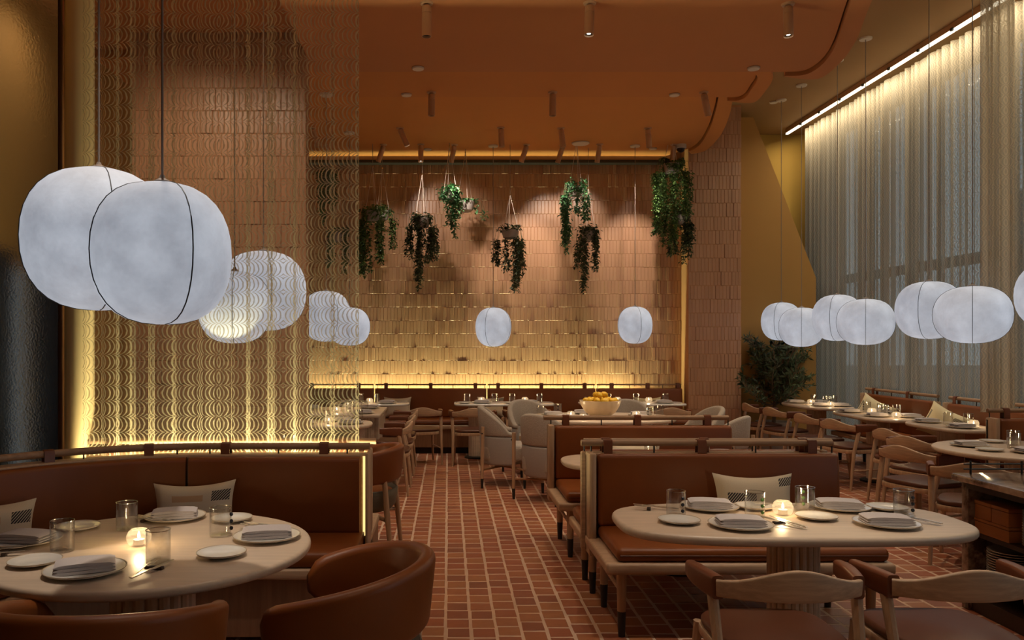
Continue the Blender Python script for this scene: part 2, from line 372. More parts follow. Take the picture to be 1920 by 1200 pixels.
# ================================================================== the setting
def tile_geo(w, h, t, bv, jit=0):
    """tile lying in xy, face at z=t; five bevelled sides, open back"""
    c = [(-w/2, -h/2), (w/2, -h/2), (w/2, h/2), (-w/2, h/2)]
    c = [(x+random.uniform(-jit, jit), y+random.uniform(-jit, jit)) for x, y in c]
    v = [(x, y, 0) for x, y in c] + [(x, y, t-bv) for x, y in c]
    v += [(x-math.copysign(bv, x), y-math.copysign(bv, y), t) for x, y in c]
    f = [(8, 9, 10, 11)]
    for i in range(4):
        j = (i+1) % 4; f += [(i, j, 4+j, 4+i), (4+i, 4+j, 8+j, 8+i)]
    return v, f
def mesh_of(name, v, f, mat):
    me = bpy.data.meshes.new(name); me.from_pydata(v, [], f); me.materials.append(MATS[mat]); me.update(); return me

# floor of square terracotta tiles, laid in columns that run away from the camera
floor = MB().box(-3.4, 6.1, -2.6, 13.4, -0.12, -0.0012).build('floor', 'grout_floor', smooth=False)
struct(floor, 'terracotta tile floor with pale grout joints')
TW, TD, GR = 0.137, 0.143, 0.0125
cells = []
nx = 0; x = -3.3
while x < 5.95:
    off = random.uniform(0, TD); y = 2.2 + off
    while y < 11.6:
        cells.append((x+TW/2, y+TD/2)); y += TD
    x += TW
rel = [c for c in cells if -0.42 < c[0] < 0.86 and 4.12 < c[1]]
rel.sort(key=lambda c: c[1]); near = set(rel[:300])
var = [tile_geo(TW-GR, TD-GR, 0.008, 0.004, 0.003) for _ in range(6)]
vm = [mesh_of('tile', v, f, 'terracotta') for v, f in var]
rest = MB()
for c in cells:
    k = random.randrange(6); dz = random.uniform(-0.0015, 0.001)
    if c in near:
        put('tile', vm[k], floor, (c[0], c[1], -0.0078+dz*0.5))
    else:
        v, f = var[k]; rest.add([(a+c[0], b+c[1], z-0.0078+dz*0.5) for a, b, z in v], f)
o = rest.build('tile_field', 'terracotta', floor, smooth=False); o['kind'] = 'stuff'

# tiled walls: upright glazed tiles in rows, some standing proud of their neighbours
WT, WH = 0.0525, 0.20
wvar = []
for t in (0.0115, 0.012, 0.0125, 0.016, 0.021):
    v, f = tile_geo(WT-0.003, WH-0.004, t, 0.004)
    wvar.append(([(a, -z, b) for a, b, z in v], f))
wmesh = [mesh_of('tile', v, f, 'wall_tile') for v, f in wvar]
def tiled(parent, x0, x1, z0, z1, y, single, z_from=-1e9):
    """fronto-parallel tiled face at depth y; single = how many tiles become parts"""
    cs = []; row = 0; z = z0
    while z < z1-0.02:
        xx = x0 + (row % 2)*WT*0.5 - (WT if row % 2 else 0)
        while xx < x1-0.005:
            cx0, cx1 = max(xx, x0), min(xx+WT, x1)
            if cx1-cx0 > 0.012: cs.append(((cx0+cx1)/2, z+WH/2, (cx1-cx0)/WT, row))
            xx += WT
        z += WH; row += 1
    full = [c for c in cs if c[2] > 0.99 and c[1] > z_from]; one = set(full[:single])
    big = MB()
    for c in cs:
        k = random.choices(range(5), (4, 4, 4, 2.2, 1.6))[0]
        if c in one: put('tile', wmesh[k], parent, (c[0], y+0.0085, c[1]))
        else:
            v, f = wvar[k]; big.add([(a*c[2]+c[0], b+y+0.0085, d+c[1]) for a, b, d in v], f)
    if big.v: o = big.build('tile_field', 'wall_tile', parent, smooth=False); o['kind'] = 'stuff'
wall_back = struct(MB().box(-3.4, 3.5, 12.0, 12.2, 0, 5.2).build('wall_back', 'grout_wall', smooth=False), 'tall back wall clad in upright glazed terracotta tiles')
tiled(wall_back, -2.25, 3.49, 0.90, 4.28, 12.0, 300, 1.6)
wb = struct(MB().box(-2.3, 3.5, 11.84, 12.0, 4.235, 4.275).build('trim_1', 'toe_kick', smooth=False), 'trim along the top of the tiled back wall, its shadow put into the colour')  # near-black material stands in for the shadow on this trim
pillar = struct(MB().box(3.5, 4.27, 11.65, 12.2, 0, 5.03).build('wall_pillar', 'plaster_return', smooth=False), 'broad tiled pillar beside the mustard wall')
tiled(pillar, 3.5, 4.27, 0.0, 5.02, 11.65, 300, 0.85)
wl = struct(MB().box(-2.78, -1.25, 7.04, 7.20, 0, 4.27).build('wall_partition', 'grout_wall', smooth=False), 'tiled partition wall behind the lace curtain')
tiled(wl, -2.78, -1.25, 0.0, 4.24, 7.04, 300, 1.9)
lw_ = struct(MB().box(-3.4, -3.3, -2.6, 3.40, 0, 5.2).box(-3.4, -3.3, 3.66, 13.4, 0, 5.2).box(-3.4, -3.3, 3.40, 3.66, 0, 0.3).box(-3.4, -3.3, 3.40, 3.66, 2.15, 5.2).build('wall_left', 'mustard', smooth=False), 'mustard painted side wall at the far left')
MB().box(-3.3, -3.285, 1.2, 3.40, 0, 2.25).build('added_panel', 'navy_panel', lw_, smooth=False); MB().box(-3.3, -3.285, 3.66, 4.8, 0, 2.25).build('added_panel', 'navy_panel', lw_, smooth=False)  # unseen navy panels, added to darken the hammered panel's reflection
struct(MB().box(-3.36, -3.35, 3.40, 3.66, 0.3, 2.15).build('window_9', 'pane_glass', smooth=False), 'slim window added in the left wall for the panel reflection')  # unseen window, added to give the hammered panel a bluish streak
struct(MB().box(-3.4, 6.6, -2.7, -2.6, 0, 5.2).build('wall_rear', 'mustard', smooth=False), 'mustard painted wall behind the camera')
struct(MB().box(-3.4, 6.6, 13.3, 13.4, 0, 5.2).build('wall_recess', 'mustard_lit', smooth=False), 'mustard recess wall behind the slanted panel, painted lighter for its light')
# slanted mustard panel beside the window
pl = [(4.27, 0), (5.52, 0), (5.52, 2.54), (4.58, 4.95), (4.27, 4.95)]
mb = MB().loft([[Vector((x, yy, z)) for x, z in pl] for yy in (12.0, 12.12)])
struct(mb.build('wall_slant', 'mustard', smooth=False), 'mustard wall panel with a slanted edge behind the olive tree')
# ceilings
struct(MB().box(-3.4, 6.6, -2.7, 13.4, 5.03, 5.2).build('ceiling', 'ceiling_high_paint', smooth=False), 'high tan ceiling along the curtained windows')
def smooth_path(pts, k=6):
    P = [Vector(p) for p in pts]; out = []
    for i in range(len(P)-1):
        p0, p1, p2, p3 = P[max(i-1, 0)], P[i], P[i+1], P[min(i+2, len(P)-1)]
        for j in range(k):
            t = j/k
            out.append(0.5*((2*p1)+(-p0+p2)*t+(2*p0-5*p1+4*p2-p3)*t*t+(-p0+3*p1-3*p2+p3)*t**3))
    return out+[P[-1]]
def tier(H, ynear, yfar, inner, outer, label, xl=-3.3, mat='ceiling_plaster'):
    """stepped ceiling field with a slightly lower flat rim along its curved right side (plan points, near to far)"""
    I = smooth_path([(x, y, 0) for x, y in inner]); O = smooth_path([(x, y, 0) for x, y in outer])
    poly = [(xl, ynear)] + [(p.x, p.y) for p in I] + [(I[-1].x-0.2, yfar), (xl, yfar)]
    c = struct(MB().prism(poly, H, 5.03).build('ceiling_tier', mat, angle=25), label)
    n = 40
    def at(P, t): q = t*(len(P)-1); i = min(int(q), len(P)-2); return P[i].lerp(P[i+1], q-i)
    rings = []
    for k in range(n+1):
        a, b = at(I, k/n), at(O, k/n); d = (b-a); a = a + d*0.10
        rings.append([Vector((a.x, a.y, 5.03)), Vector((a.x, a.y, H-0.035)), Vector((b.x, b.y, H-0.035)), Vector((b.x, b.y, 5.03))])
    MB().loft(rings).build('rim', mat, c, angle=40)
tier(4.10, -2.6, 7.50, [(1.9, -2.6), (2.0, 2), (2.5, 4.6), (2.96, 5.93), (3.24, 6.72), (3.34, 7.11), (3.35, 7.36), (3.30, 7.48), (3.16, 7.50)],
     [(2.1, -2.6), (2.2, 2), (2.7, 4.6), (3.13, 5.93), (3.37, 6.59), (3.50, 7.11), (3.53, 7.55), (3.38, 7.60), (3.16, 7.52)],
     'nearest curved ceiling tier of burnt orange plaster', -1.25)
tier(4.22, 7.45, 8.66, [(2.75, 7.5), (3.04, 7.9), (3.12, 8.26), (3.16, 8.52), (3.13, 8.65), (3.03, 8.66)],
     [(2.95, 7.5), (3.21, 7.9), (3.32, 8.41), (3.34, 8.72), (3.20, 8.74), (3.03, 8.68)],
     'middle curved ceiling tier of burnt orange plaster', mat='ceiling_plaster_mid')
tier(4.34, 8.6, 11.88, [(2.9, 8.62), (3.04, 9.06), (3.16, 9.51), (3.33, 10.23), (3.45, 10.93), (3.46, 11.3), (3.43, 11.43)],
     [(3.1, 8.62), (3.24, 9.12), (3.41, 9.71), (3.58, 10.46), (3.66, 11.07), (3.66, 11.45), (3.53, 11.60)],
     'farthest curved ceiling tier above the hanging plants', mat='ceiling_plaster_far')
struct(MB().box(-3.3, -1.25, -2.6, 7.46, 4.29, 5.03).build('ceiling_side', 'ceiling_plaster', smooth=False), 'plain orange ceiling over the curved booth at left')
# window wall on the right: frames, panes, street
fr = struct(MB().box(6.10, 6.5, -2.6, 13.4, 0, 0.12).build('wall_right', 'frame_metal', smooth=False), 'low sill wall under the tall windows')
k = 0
ys = [-2.6, -0.4, 1.8, 4.0, 6.2, 8.4, 10.6, 12.8]
for a, b in zip(ys[:-1], ys[1:]):
    k += 1
    w = struct(MB().box(6.14, 6.16, a+0.05, b-0.05, 0.12, 5.03).build('window_%d' % k, 'pane_glass', smooth=False), 'tall window pane behind the sheer curtain')
    MB().box(6.10, 6.20, a-0.05, a+0.05, 0.12, 5.03).build('mullion', 'frame_metal', w, smooth=False)
    MB().box(6.10, 6.20, a+0.05, b-0.05, 2.49, 2.61).build('transom', 'frame_metal', w, smooth=False)
    if b == ys[-1]: MB().box(6.10, 6.20, b-0.05, 13.4, 0.12, 5.03).build('mullion', 'frame_metal', w, smooth=False)
struct(MB().box(6.5, 60, -40, 60, -0.2, -0.05).build('ground_outside', 'pavement', smooth=False), 'dim grey street outside the windows')
bld = thing('building', 'grey building across the street seen dimly through the curtain', 'building', (22, 16, -0.05))
MB().box(0, 8, -16, 16, 0, 7.5).build('facade', 'facade', bld, smooth=False)
for i in range(7):
    for j in range(2):
        MB().box(-0.06, 0.02, -14.5+4.2*i, -12.2+4.2*i, 0.9+3.3*j, 2.9+3.3*j).build('window', 'pane_glass' if (i+j) % 3 else 'dark_wood', bld, smooth=False)
# left end: dark hammered panel and a tan column beside the curtain
o = struct(MB().box(-3.3, -2.37, 4.86, 4.92, 0, 4.28).build('wall_hammered', 'hammered_panel', smooth=False), 'dark hammered glossy panel at the far left')
struct(MB().lathe([(0.085, 0), (0.085, 4.28)], 24, (-2.27, 4.93, 0)).build('wall_column', 'tan_column'), 'slim tan column between the dark panel and the lace curtain')

# ------------------------------------------------------------------ curtains
def curtain(name, label, mat, p0, p1, z0, z1, seed, folds, full=2.2, amp=0.045, double=1.0):
    """hanging sheer between plan points p0 and p1; the cloth runs back on itself in soft pleats"""
    rs = random.Random(seed); p0 = Vector((*p0, 0)); p1 = Vector((*p1, 0)); L = (p1-p0).length
    d = (p1-p0)/L; nr = Vector((-d.y, d.x, 0))
    pts = []; n = folds*14
    ks = []; t = 0
    while t < L: ks.append((t, rs.uniform(0.5, 1.5), rs.choice((0, 0, 0.55, 1.0)))); t += L/folds*rs.uniform(0.6, 1.4)
    ks.append((L, 1, 0))
    us = []
    for i in range(len(ks)-1):
        a, am, db = ks[i]; b = ks[i+1][0]; m = 14
        for j in range(m):
            q = j/m; w = sin(2*pi*q)
            s = a + (b-a)*(q - double*db*0.38*sin(2*pi*q)*(1 if j else 0))
            us.append((s, amp*am*sin(2*pi*q + pi/2)*0.5, amp*am*0.5))
    us.append((L, 0, 0))
    mb = MB(); rows = [z0, z0+(z1-z0)*0.33, z0+(z1-z0)*0.66, z1]
    uv = []; arc = 0; cols = []
    for i, (s, o_, a_) in enumerate(us):
        P = p0 + d*s + nr*o_
        if i: arc += (P-cols[-1][0]).length
        cols.append((P, arc))
    nr_ = len(rows)
    for P, a in cols:
        for z in rows: mb.v.append((P.x, P.y, z)); uv.append((a, z))
    for i in range(len(cols)-1):
        for j in range(nr_-1):
            mb.f.append((i*nr_+j, (i+1)*nr_+j, (i+1)*nr_+j+1, i*nr_+j+1))
    me = bpy.data.meshes.new(name); me.from_pydata(mb.v, [], mb.f); me.materials.append(MATS[mat])
    ul = me.uv_layers.new(name='UVMap')
    for lp in me.loops: ul.data[lp.index].uv = uv[lp.vertex_index]
    me.polygons.foreach_set('use_smooth', [True]*len(me.polygons)); me.update()
    return tag(put(name, me), label, 'curtain')
curtain('sheer_curtain', 'gold lace sheer curtain hanging above the curved leather booth at left', 'sheer_gold', (-2.20, 4.80), (-0.555, 4.80), 0.88, 4.09, 3, 15)
curtain('sheer_curtain', 'grey sheer window curtain at the far end beside the olive tree', 'sheer_window', (5.68, 12.70), (5.68, 9.95), 0.02, 4.95, 5, 22, amp=0.07)
curtain('sheer_curtain', 'grey sheer window curtain nearest the camera behind the large white lanterns', 'sheer_window', (5.68, 9.93), (5.68, 3.2), 0.02, 4.95, 6, 54, amp=0.07)
curtain('sheer_curtain', 'narrow sheer divider hanging above the booth at the right edge', 'sheer_window', (4.86, 7.28), (5.16, 7.28), 0.93, 5.0, 8, 4, amp=0.05)
# linear light above the window curtain: a row of short fixtures
i = 0; y = 3.7
while y < 12.7:
    y2 = min(y+0.62, 12.95)
    i += 1
    t = thing('linear_light', '%s white linear light from the camera end above the window curtain' % ORD[i-1], 'light', (5.48, y, 4.97), 0, 'row of linear lights along the curtain top')
    MB().box(-0.018, 0.018, 0.01, y2-y-0.01, -0.035, -0.01).build('diffuser', 'led_white', t, smooth=False)
    MB().box(-0.02, 0.02, 0.0, y2-y, -0.01, 0.06).build('housing', 'spot_metal', t, smooth=False)
    MB().box(-0.035, 0.035, -0.02, 0.02, -0.03, 0.0).build('bracket', 'black_metal', t, smooth=False)
    y = y2
# ================================================================== ceiling fixtures
def spot_fixture():
    t = thing('ceiling_spotlight', '', 'spotlight')
    MB().lathe([(0.045, -0.012), (0.05, 0.0)], 20).build('mount_plate', 'spot_metal', t)
    b = MB().lathe([(0.020, 0.0), (0.034, -0.012), (0.036, -0.05), (0.0355, -0.058), (0.032, -0.059), (0.032, -0.063), (0.036, -0.065), (0.036, -0.235), (0.032, -0.235), (0.030, -0.215)], 24)
    b.build('body', 'spot_metal', t, loc=(0, 0, -0.018))
    MB().lathe([(0.0005, -0.221), (0.030, -0.221)], 20, cap=False).build('baffle', 'black_metal', t, loc=(0, 0, -0.018))
    l = MB().lathe([(0.0005, -0.2225), (0.014, -0.2225)], 16, cap=False); l.build('lens', 'dark_wood', t, loc=(0, 0, -0.018))
    return t
sp = Proto(spot_fixture())
def fixture(x, y, H, label, tilt=(0, 0), lit=False):
    t = sp((x, y, H), 0, label, 'cylinder spotlights on the ceiling')
    for c in t.children:
        if c.name.split('.')[0] in ('body', 'lens', 'baffle'): c.rotation_euler = (tilt[0], tilt[1], 0)
        if lit and c.name.split('.')[0] == 'lens':
            c.data = c.data.copy(); c.data.materials[0] = MATS['spot_lens']
    return t
T1, T2, T3, HU, TS = 4.10, 4.22, 4.34, 5.03, 4.29
fixture(-0.16, 5.98, T1, 'large near ceiling spotlight, leftmost of the front row')
fixture(1.06, 5.98, T1, 'large near ceiling spotlight, middle of the front row', (-0.1, 0.05), True)
fixture(2.55, 6.0, T1, 'large near ceiling spotlight, rightmost of the front row', (-0.1, 0.03), True)
fixture(-0.175, 8.48, T2, 'spotlight on the middle ceiling tier, leftmost of its row')
fixture(1.11, 8.48, T2, 'spotlight on the middle ceiling tier, centre of its row')
fixture(2.71, 8.48, T2, 'spotlight on the middle ceiling tier, tilted, rightmost of its row', (0.1, -0.25))
for x, y, tl, lit, lab in [
    (-0.62, 10.33, (0.0, -0.42), True, 'lit tilted ceiling spotlight near the lace curtain'),
    (-0.90, 11.19, (0.15, 0.35), False, 'ceiling spotlight tilted left above the leftmost clear hanging plant'),
    (-0.38, 11.17, (-0.1, 0.0), True, 'lit upright ceiling spotlight beside a small white disc'),
    (0.09, 11.19, (0.1, 0.2), False, 'ceiling spotlight tilted left above the pair of hanging pots'),
    (0.68, 10.31, (0, -0.06), False, 'upright ceiling spotlight left of centre in front of the back row'),
    (1.10, 11.19, (0.1, 0.32), False, 'ceiling spotlight tilted left right of the centre pendant cord'),
    (1.46, 10.33, (0, -0.12), False, 'upright ceiling spotlight beside the big round ceiling speaker'),
    (1.61, 11.23, (0.1, 0.3), False, 'ceiling spotlight tilted left directly behind another spotlight'),
    (2.12, 11.17, (0.1, 0.15), False, 'ceiling spotlight right of the big round ceiling speaker'),
    (2.58, 10.33, (0, -0.08), False, 'upright ceiling spotlight left of the rightmost hanging plant'),
    (3.16, 11.19, (0.1, 0.1), False, 'ceiling spotlight half hidden behind the rightmost hanging plant'),
    (-1.75, 10.33, (0.1, -0.35), False, 'ceiling spotlight seen dimly through the lace curtain')]:
    fixture(x, y, T3, lab, tl, lit)
def disc(x, y, H, label, r=0.055, name='ceiling_disc', cat='sprinkler'):
    t = thing(name, label, cat, (x, y, H), 0, 'white ceiling discs' if r < 0.1 else None)
    MB().lathe([(r, 0), (r, -0.012), (r*0.93, -0.018)], 28).build('cover', 'disc_white', t)
    MB().lathe([(r*1.06, 0), (r*1.06, -0.004)], 28).build('rim', 'oak_dark', t)
disc(-0.276, 7.38, T1, 'white ceiling disc on the near tier at left')
disc(2.82, 7.38, T1, 'white ceiling disc on the near tier at right')
disc(-0.444, 8.55, T2, 'white ceiling disc on the middle tier at left')
disc(2.42, 8.55, T2, 'white ceiling disc on the middle tier at right')
disc(-0.29, 11.45, T3, 'small white ceiling disc beside the lit upright spotlight')
disc(2.92, 11.4, T3, 'small white ceiling disc near the rightmost hanging plant')
disc(4.68, 11.5, HU, 'small white ceiling disc on the high tan ceiling')
disc(1.84, 11.1, T3, 'big round white ceiling speaker above the back wall', 0.12, 'ceiling_speaker', 'speaker')
dc = thing('dome_camera', 'small dome security camera behind the rightmost hanging plant', 'camera', (3.26, 11.2, T3))
MB().lathe([(0.075, 0), (0.075, -0.05), (0.06, -0.055)], 24).build('housing', 'disc_white', dc)
MB().lathe([(0.055, -0.055), (0.05, -0.085), (0.03, -0.105), (0.001, -0.112)], 20).build('dome', 'black_metal', dc)

# ================================================================== lantern pendants
def lantern(x, y, z, w, h, H, label, rot=0.0, ribs=4, cordr=0.0045):
    """cocoon lantern: fibre skin stretched over bent wire ribs; z = its middle"""
    t = thing('pendant_lantern', label, 'lamp', (x, y, z), 0, 'white cocoon lanterns')
    n, m = 40, 16
    def rad(ph, q):      # q 0..1 bottom to top
        a = abs(((ph*ribs/(2*pi)) % 1)-0.0); a = min(a, 1-a)*2       # 0 at a rib, 1 between ribs
        return 1 - 0.055*sin(pi*a/2)**1.3
    rings = []
    for j in range(m+1):
        th = -pi/2 + pi*j/m
        c = max(0.0, cos(th))**0.74; s = sin(th); zz = math.copysign(abs(s)**0.92, s)*h/2
        if j in (0, m): c = 0.10
        rings.append([Vector((cos(ph)*c*w/2*rad(ph, j/m), sin(ph)*c*w/2*rad(ph, j/m), zz)) for ph in [2*pi*k/n for k in range(n)]])
    b = MB().loft(rings); b.build('shade', 'shade', t, angle=60)
    for k in range(ribs):
        ph = 2*pi*k/ribs; pts = []
        for j in range(m+1):
            th = -pi/2+pi*j/m; c = max(0.0, cos(th))**0.74; s = sin(th); zz = math.copysign(abs(s)**0.92, s)*h/2
            if j in (0, m): c = 0.10
            pts.append((cos(ph)*c*w/2*1.004, sin(ph)*c*w/2*1.004, zz))
        MB().tube(pts, 0.0024, 5).build('rib', 'rib_wire', t)
    MB().lathe([(w*0.055, h/2), (w*0.06, h/2+0.008), (0.012, h/2+0.018), (0.008, h/2+0.03)], 20).build('cap', 'cord', t)
    MB().tube([(0, 0, h/2+0.02), (0, 0, H-z-0.012)], cordr, 6).build('cord', 'cord', t)
    MB().lathe([(0.065, H-z-0.02), (0.07, H-z-0.012), (0.07, H-z)], 24).build('canopy', 'disc_white', t)
    t.rotation_euler = (0, 0, rot); return t
lantern(-1.00, 2.80, 1.865, 0.490, 0.492, T1, 'large front white lantern hanging over the round booth table', 0.74)
lantern(-1.475, 3.38, 1.990, 0.600, 0.595, TS, 'large white lantern at far left behind the front one', 0.586)
lantern(-1.36, 5.90, 1.94, 0.63, 0.585, TS, 'white lantern seen through lace, larger of the two beside the front lantern', 0.4)
lantern(-1.40, 5.25, 1.79, 0.47, 0.47, TS, 'white lantern seen through lace, lower and nearer beside the front lantern', 0.2)
lantern(-1.30, 8.55, 1.845, 0.54, 0.54, T2, 'white lantern seen through lace near the curtain edge', 0.6)
lantern(-1.30, 10.55, 1.78, 0.54, 0.50, T3, 'white lantern half outside the lace curtain edge', 0.1)
lantern(0.636, 11.25, 1.787, 0.52, 0.548, T3, 'white lantern hanging before the middle of the tiled back wall', 1.08)
lantern(2.63, 11.25, 1.815, 0.49, 0.52, T3, 'white lantern hanging before the right part of the tiled back wall', 0.12)
lantern(4.75, 11.40, 1.87, 0.56, 0.54, HU, 'farthest window lantern, behind its neighbour, over the olive tree side', 0.83)
lantern(4.75, 10.75, 1.775, 0.57, 0.525, HU, 'window lantern in front of the olive tree', 1.155)
lantern(4.77, 9.80, 1.87, 0.59, 0.565, HU, 'window lantern half hidden, left one of the middle pair', 0.83)
lantern(4.75, 9.10, 1.80, 0.60, 0.52, HU, 'window lantern in front, right one of the middle pair', 1.089)
lantern(4.78, 7.95, 1.885, 0.62, 0.57, HU, 'window lantern half hidden, left one of the nearest pair', 0.73)
lantern(4.49, 6.85, 1.80, 0.585, 0.487, HU, 'largest full window lantern, right one of the nearest pair', 0.991)
lantern(4.77, 6.25, 1.935, 0.60, 0.54, HU, 'white lantern cut off by the right picture edge', 0.5)

# ================================================================== plants hanging at the back wall
def vine_leaves(mb, pts, rs, size, dens, spread):
    P = [Vector(p) for p in pts]; L = sum((P[i+1]-P[i]).length for i in range(len(P)-1)); n = int(L*dens)
    for _ in range(n):
        q = rs.random()*(len(P)-1); i = int(q); c = P[i].lerp(P[min(i+1, len(P)-1)], q-i)
        c = c + Vector((rs.gauss(0, spread), rs.gauss(0, spread), rs.gauss(0, spread*0.6)))
        a = rs.uniform(0, 2*pi); d = Vector((cos(a), sin(a), rs.uniform(-1.4, 0.3))).normalized()
        s = d.cross(Vector((0, 0, 1))).normalized(); u = s.cross(d); l = size*rs.uniform(0.7, 1.3); w = l*0.30
        k = len(mb.v); mb.v += [tuple(c), tuple(c+d*l*0.5+s*w+u*0.15*l), tuple(c+d*l), tuple(c+d*l*0.5-s*w+u*0.15*l)]
        mb.f.append((k, k+1, k+2, k+3))
def hanging_plant(x, y, z, label, vines, seed, leaf='leaf_green', r=0.105, hp=0.13, bowl=False, knot=0.62, bush=0.10, dens=260, size=0.05):
    rs = random.Random(seed)
    t = thing('hanging_plant', label, 'plant', (x, y, z), 0, 'plants hanging at the back wall')
    prof = [(r*0.55, 0), (r*0.8, hp*0.15), (r, hp*0.75), (r, hp), (r*0.9, hp), (r*0.85, hp*0.8), (0.01, hp*0.78)] if bowl else \
           [(r*0.72, 0), (r*0.76, 0.004), (r, hp), (r*0.92, hp), (r*0.88, hp*0.82), (0.01, hp*0.8)]
    pot = MB().lathe(prof, 24).build('pot', 'pot_white', t)
    kz = hp+knot
    for k in range(3):
        a = 2*pi*k/3+seed; MB().tube([(cos(a)*r, sin(a)*r, hp*0.9), (0.0, 0.0, kz)], 0.0035, 5).build('string', 'rope', t)
    MB().tube([(0, 0, kz-0.02), (0, 0, 4.34-z)], 0.0035, 5).build('cord', 'cord', t)
    MB().ball((0, 0, kz), 0.012, 8, 6).build('ring', 'brass', t)
    mb = MB(); st = MB()
    for _ in range(3 if bowl else 14):
        a = rs.uniform(0, 2*pi); q = r*rs.uniform(0.95, 1.15); dn = rs.uniform(0.06, 0.17)
        vine_leaves(mb, [(cos(a)*q, sin(a)*q, hp+0.02), (cos(a)*q*1.08, sin(a)*q*1.08, hp-dn)], rs, size, 150, 0.02)
    for _ in range(16):
        a = rs.uniform(0, 2*pi); q = rs.uniform(0.2, 1.1)*r
        vine_leaves(mb, [(cos(a)*q, sin(a)*q, hp), (cos(a)*q*1.5, sin(a)*q*1.3, hp+rs.uniform(0.02, bush))], rs, size, 170, 0.02)
    for dx, L, n in vines:
        for _ in range(n):
            a = rs.uniform(0, 2*pi); ox = dx + rs.gauss(0, 0.025); oy = sin(a)*r*0.9
            ln = L*rs.uniform(0.72, 1.0)
            pts = [(ox*0.5, oy*0.6, hp), (ox*0.95, oy, hp+0.02), (ox*1.08, oy*1.1, hp-0.12)]
            for q in range(1, 6): pts.append((ox*1.08+rs.gauss(0, 0.012), oy*1.1+rs.gauss(0, 0.012), hp-0.12-(ln-0.12)*q/5))
            st.tube(pts, 0.003, 4); vine_leaves(mb, pts[2:], rs, size, dens, 0.016)
    f = mb.build('foliage', leaf, t, smooth=False); f['kind'] = 'stuff'
    s = st.build('stems', 'leaf_olive', t, smooth=False); s['kind'] = 'stuff'
hanging_plant(-1.70, 11.2, 3.80, 'hanging plant seen through the lace curtain, upper one', [(-0.06, 0.7, 3), (0.06, 0.55, 3)], 1)
hanging_plant(-1.56, 11.35, 3.00, 'hanging plant seen through the lace curtain, lower one', [(-0.13, 0.5, 3), (0.10, 0.6, 3)], 2)
hanging_plant(-1.05, 11.15, 3.27, 'hanging plant with long vines right beside the lace curtain', [(-0.13, 0.95, 4), (-0.08, 1.0, 2), (0.09, 0.75, 3)], 3)
hanging_plant(-0.95, 11.55, 3.34, 'hanging plant with drooping side vine behind the one beside the lace', [(0.13, 0.62, 3), (-0.08, 0.3, 2)], 4, dens=180)
hanging_plant(-0.36, 11.2, 3.18, 'dense dark hanging plant with one long central tail', [(-0.14, 0.62, 3), (-0.04, 1.0, 4), (0.08, 0.72, 4), (0.15, 0.6, 3)], 5, 'leaf_olive')
hanging_plant(0.02, 11.1, 3.54, 'hanging plant with bright broad leaves beside a grey bowl', [(-0.01, 0.6, 2), (0.06, 0.70, 3), (0.10, 0.45, 2)], 6, 'leaf_fresh', size=0.06, dens=120)
hanging_plant(0.25, 11.45, 3.44, 'grey hanging bowl with sparse vines reaching right', [(0.20, 0.30, 2)], 7, 'leaf_fresh', bowl=True, r=0.13, hp=0.15, knot=0.7, bush=0.05, dens=70, size=0.05)
hanging_plant(0.87, 11.2, 3.02, 'hanging plant in white bowl in front of the wall centre', [(-0.16, 0.5, 3), (-0.03, 0.60, 2), (0.06, 0.98, 4), (0.15, 0.7, 4)], 8, 'leaf_olive', r=0.12, bowl=True, hp=0.12, knot=0.5)
hanging_plant(1.80, 11.2, 3.62, 'bright hanging plant high up with a long left tail', [(-0.15, 0.98, 4), (-0.11, 0.8, 2), (0.02, 0.45, 2), (0.10, 0.50, 3)], 9, 'leaf_fresh')
hanging_plant(2.00, 11.4, 3.02, 'low hanging plant right of the bright one', [(-0.12, 0.55, 3), (-0.05, 0.95, 3), (0.11, 0.62, 3)], 10, 'leaf_olive')
hanging_plant(3.13, 11.2, 3.92, 'rightmost hanging plant with white pot and long vines', [(-0.17, 1.05, 6), (-0.06, 1.15, 4), (0.05, 1.3, 3), (0.17, 0.8, 5)], 11, 'leaf_green', r=0.115, hp=0.15, knot=0.5)
hanging_plant(3.30, 11.38, 3.25, 'dark lower hanging plant beside the tiled pillar', [(-0.08, 0.6, 3), (0.06, 0.75, 4), (0.12, 0.5, 3)], 12, 'leaf_olive', r=0.09)

# olive tree in a pot
ot = thing('olive_tree', 'bushy potted olive tree against the mustard wall', 'tree', (4.76, 11.70, 0))
MB().lathe([(0.17, 0), (0.20, 0.02), (0.25, 0.42), (0.23, 0.42), (0.22, 0.36), (0.01, 0.35)], 28).build('pot', 'pot_white', ot)
MB().lathe([(0.22, 0.345), (0.2, 0.365), (0.001, 0.375)], 20).build('soil', 'soil', ot)
rs = random.Random(21); tr = MB(); lf = MB()
tr.tube([(0, 0, 0.34), (0.02, 0, 0.7), (-0.01, 0.02, 1.0)], [0.03, 0.025, 0.02], 7)
def blade(c, d, l):
    s = d.cross(Vector((rs.uniform(-1, 1), rs.uniform(-1, 1), rs.uniform(-1, 1)))).normalized(); w = l*0.13
    k = len(lf.v); lf.v += [tuple(c), tuple(c+d*l*0.5+s*w), tuple(c+d*l), tuple(c+d*l*0.5-s*w)]; lf.f.append((k, k+1, k+2, k+3))
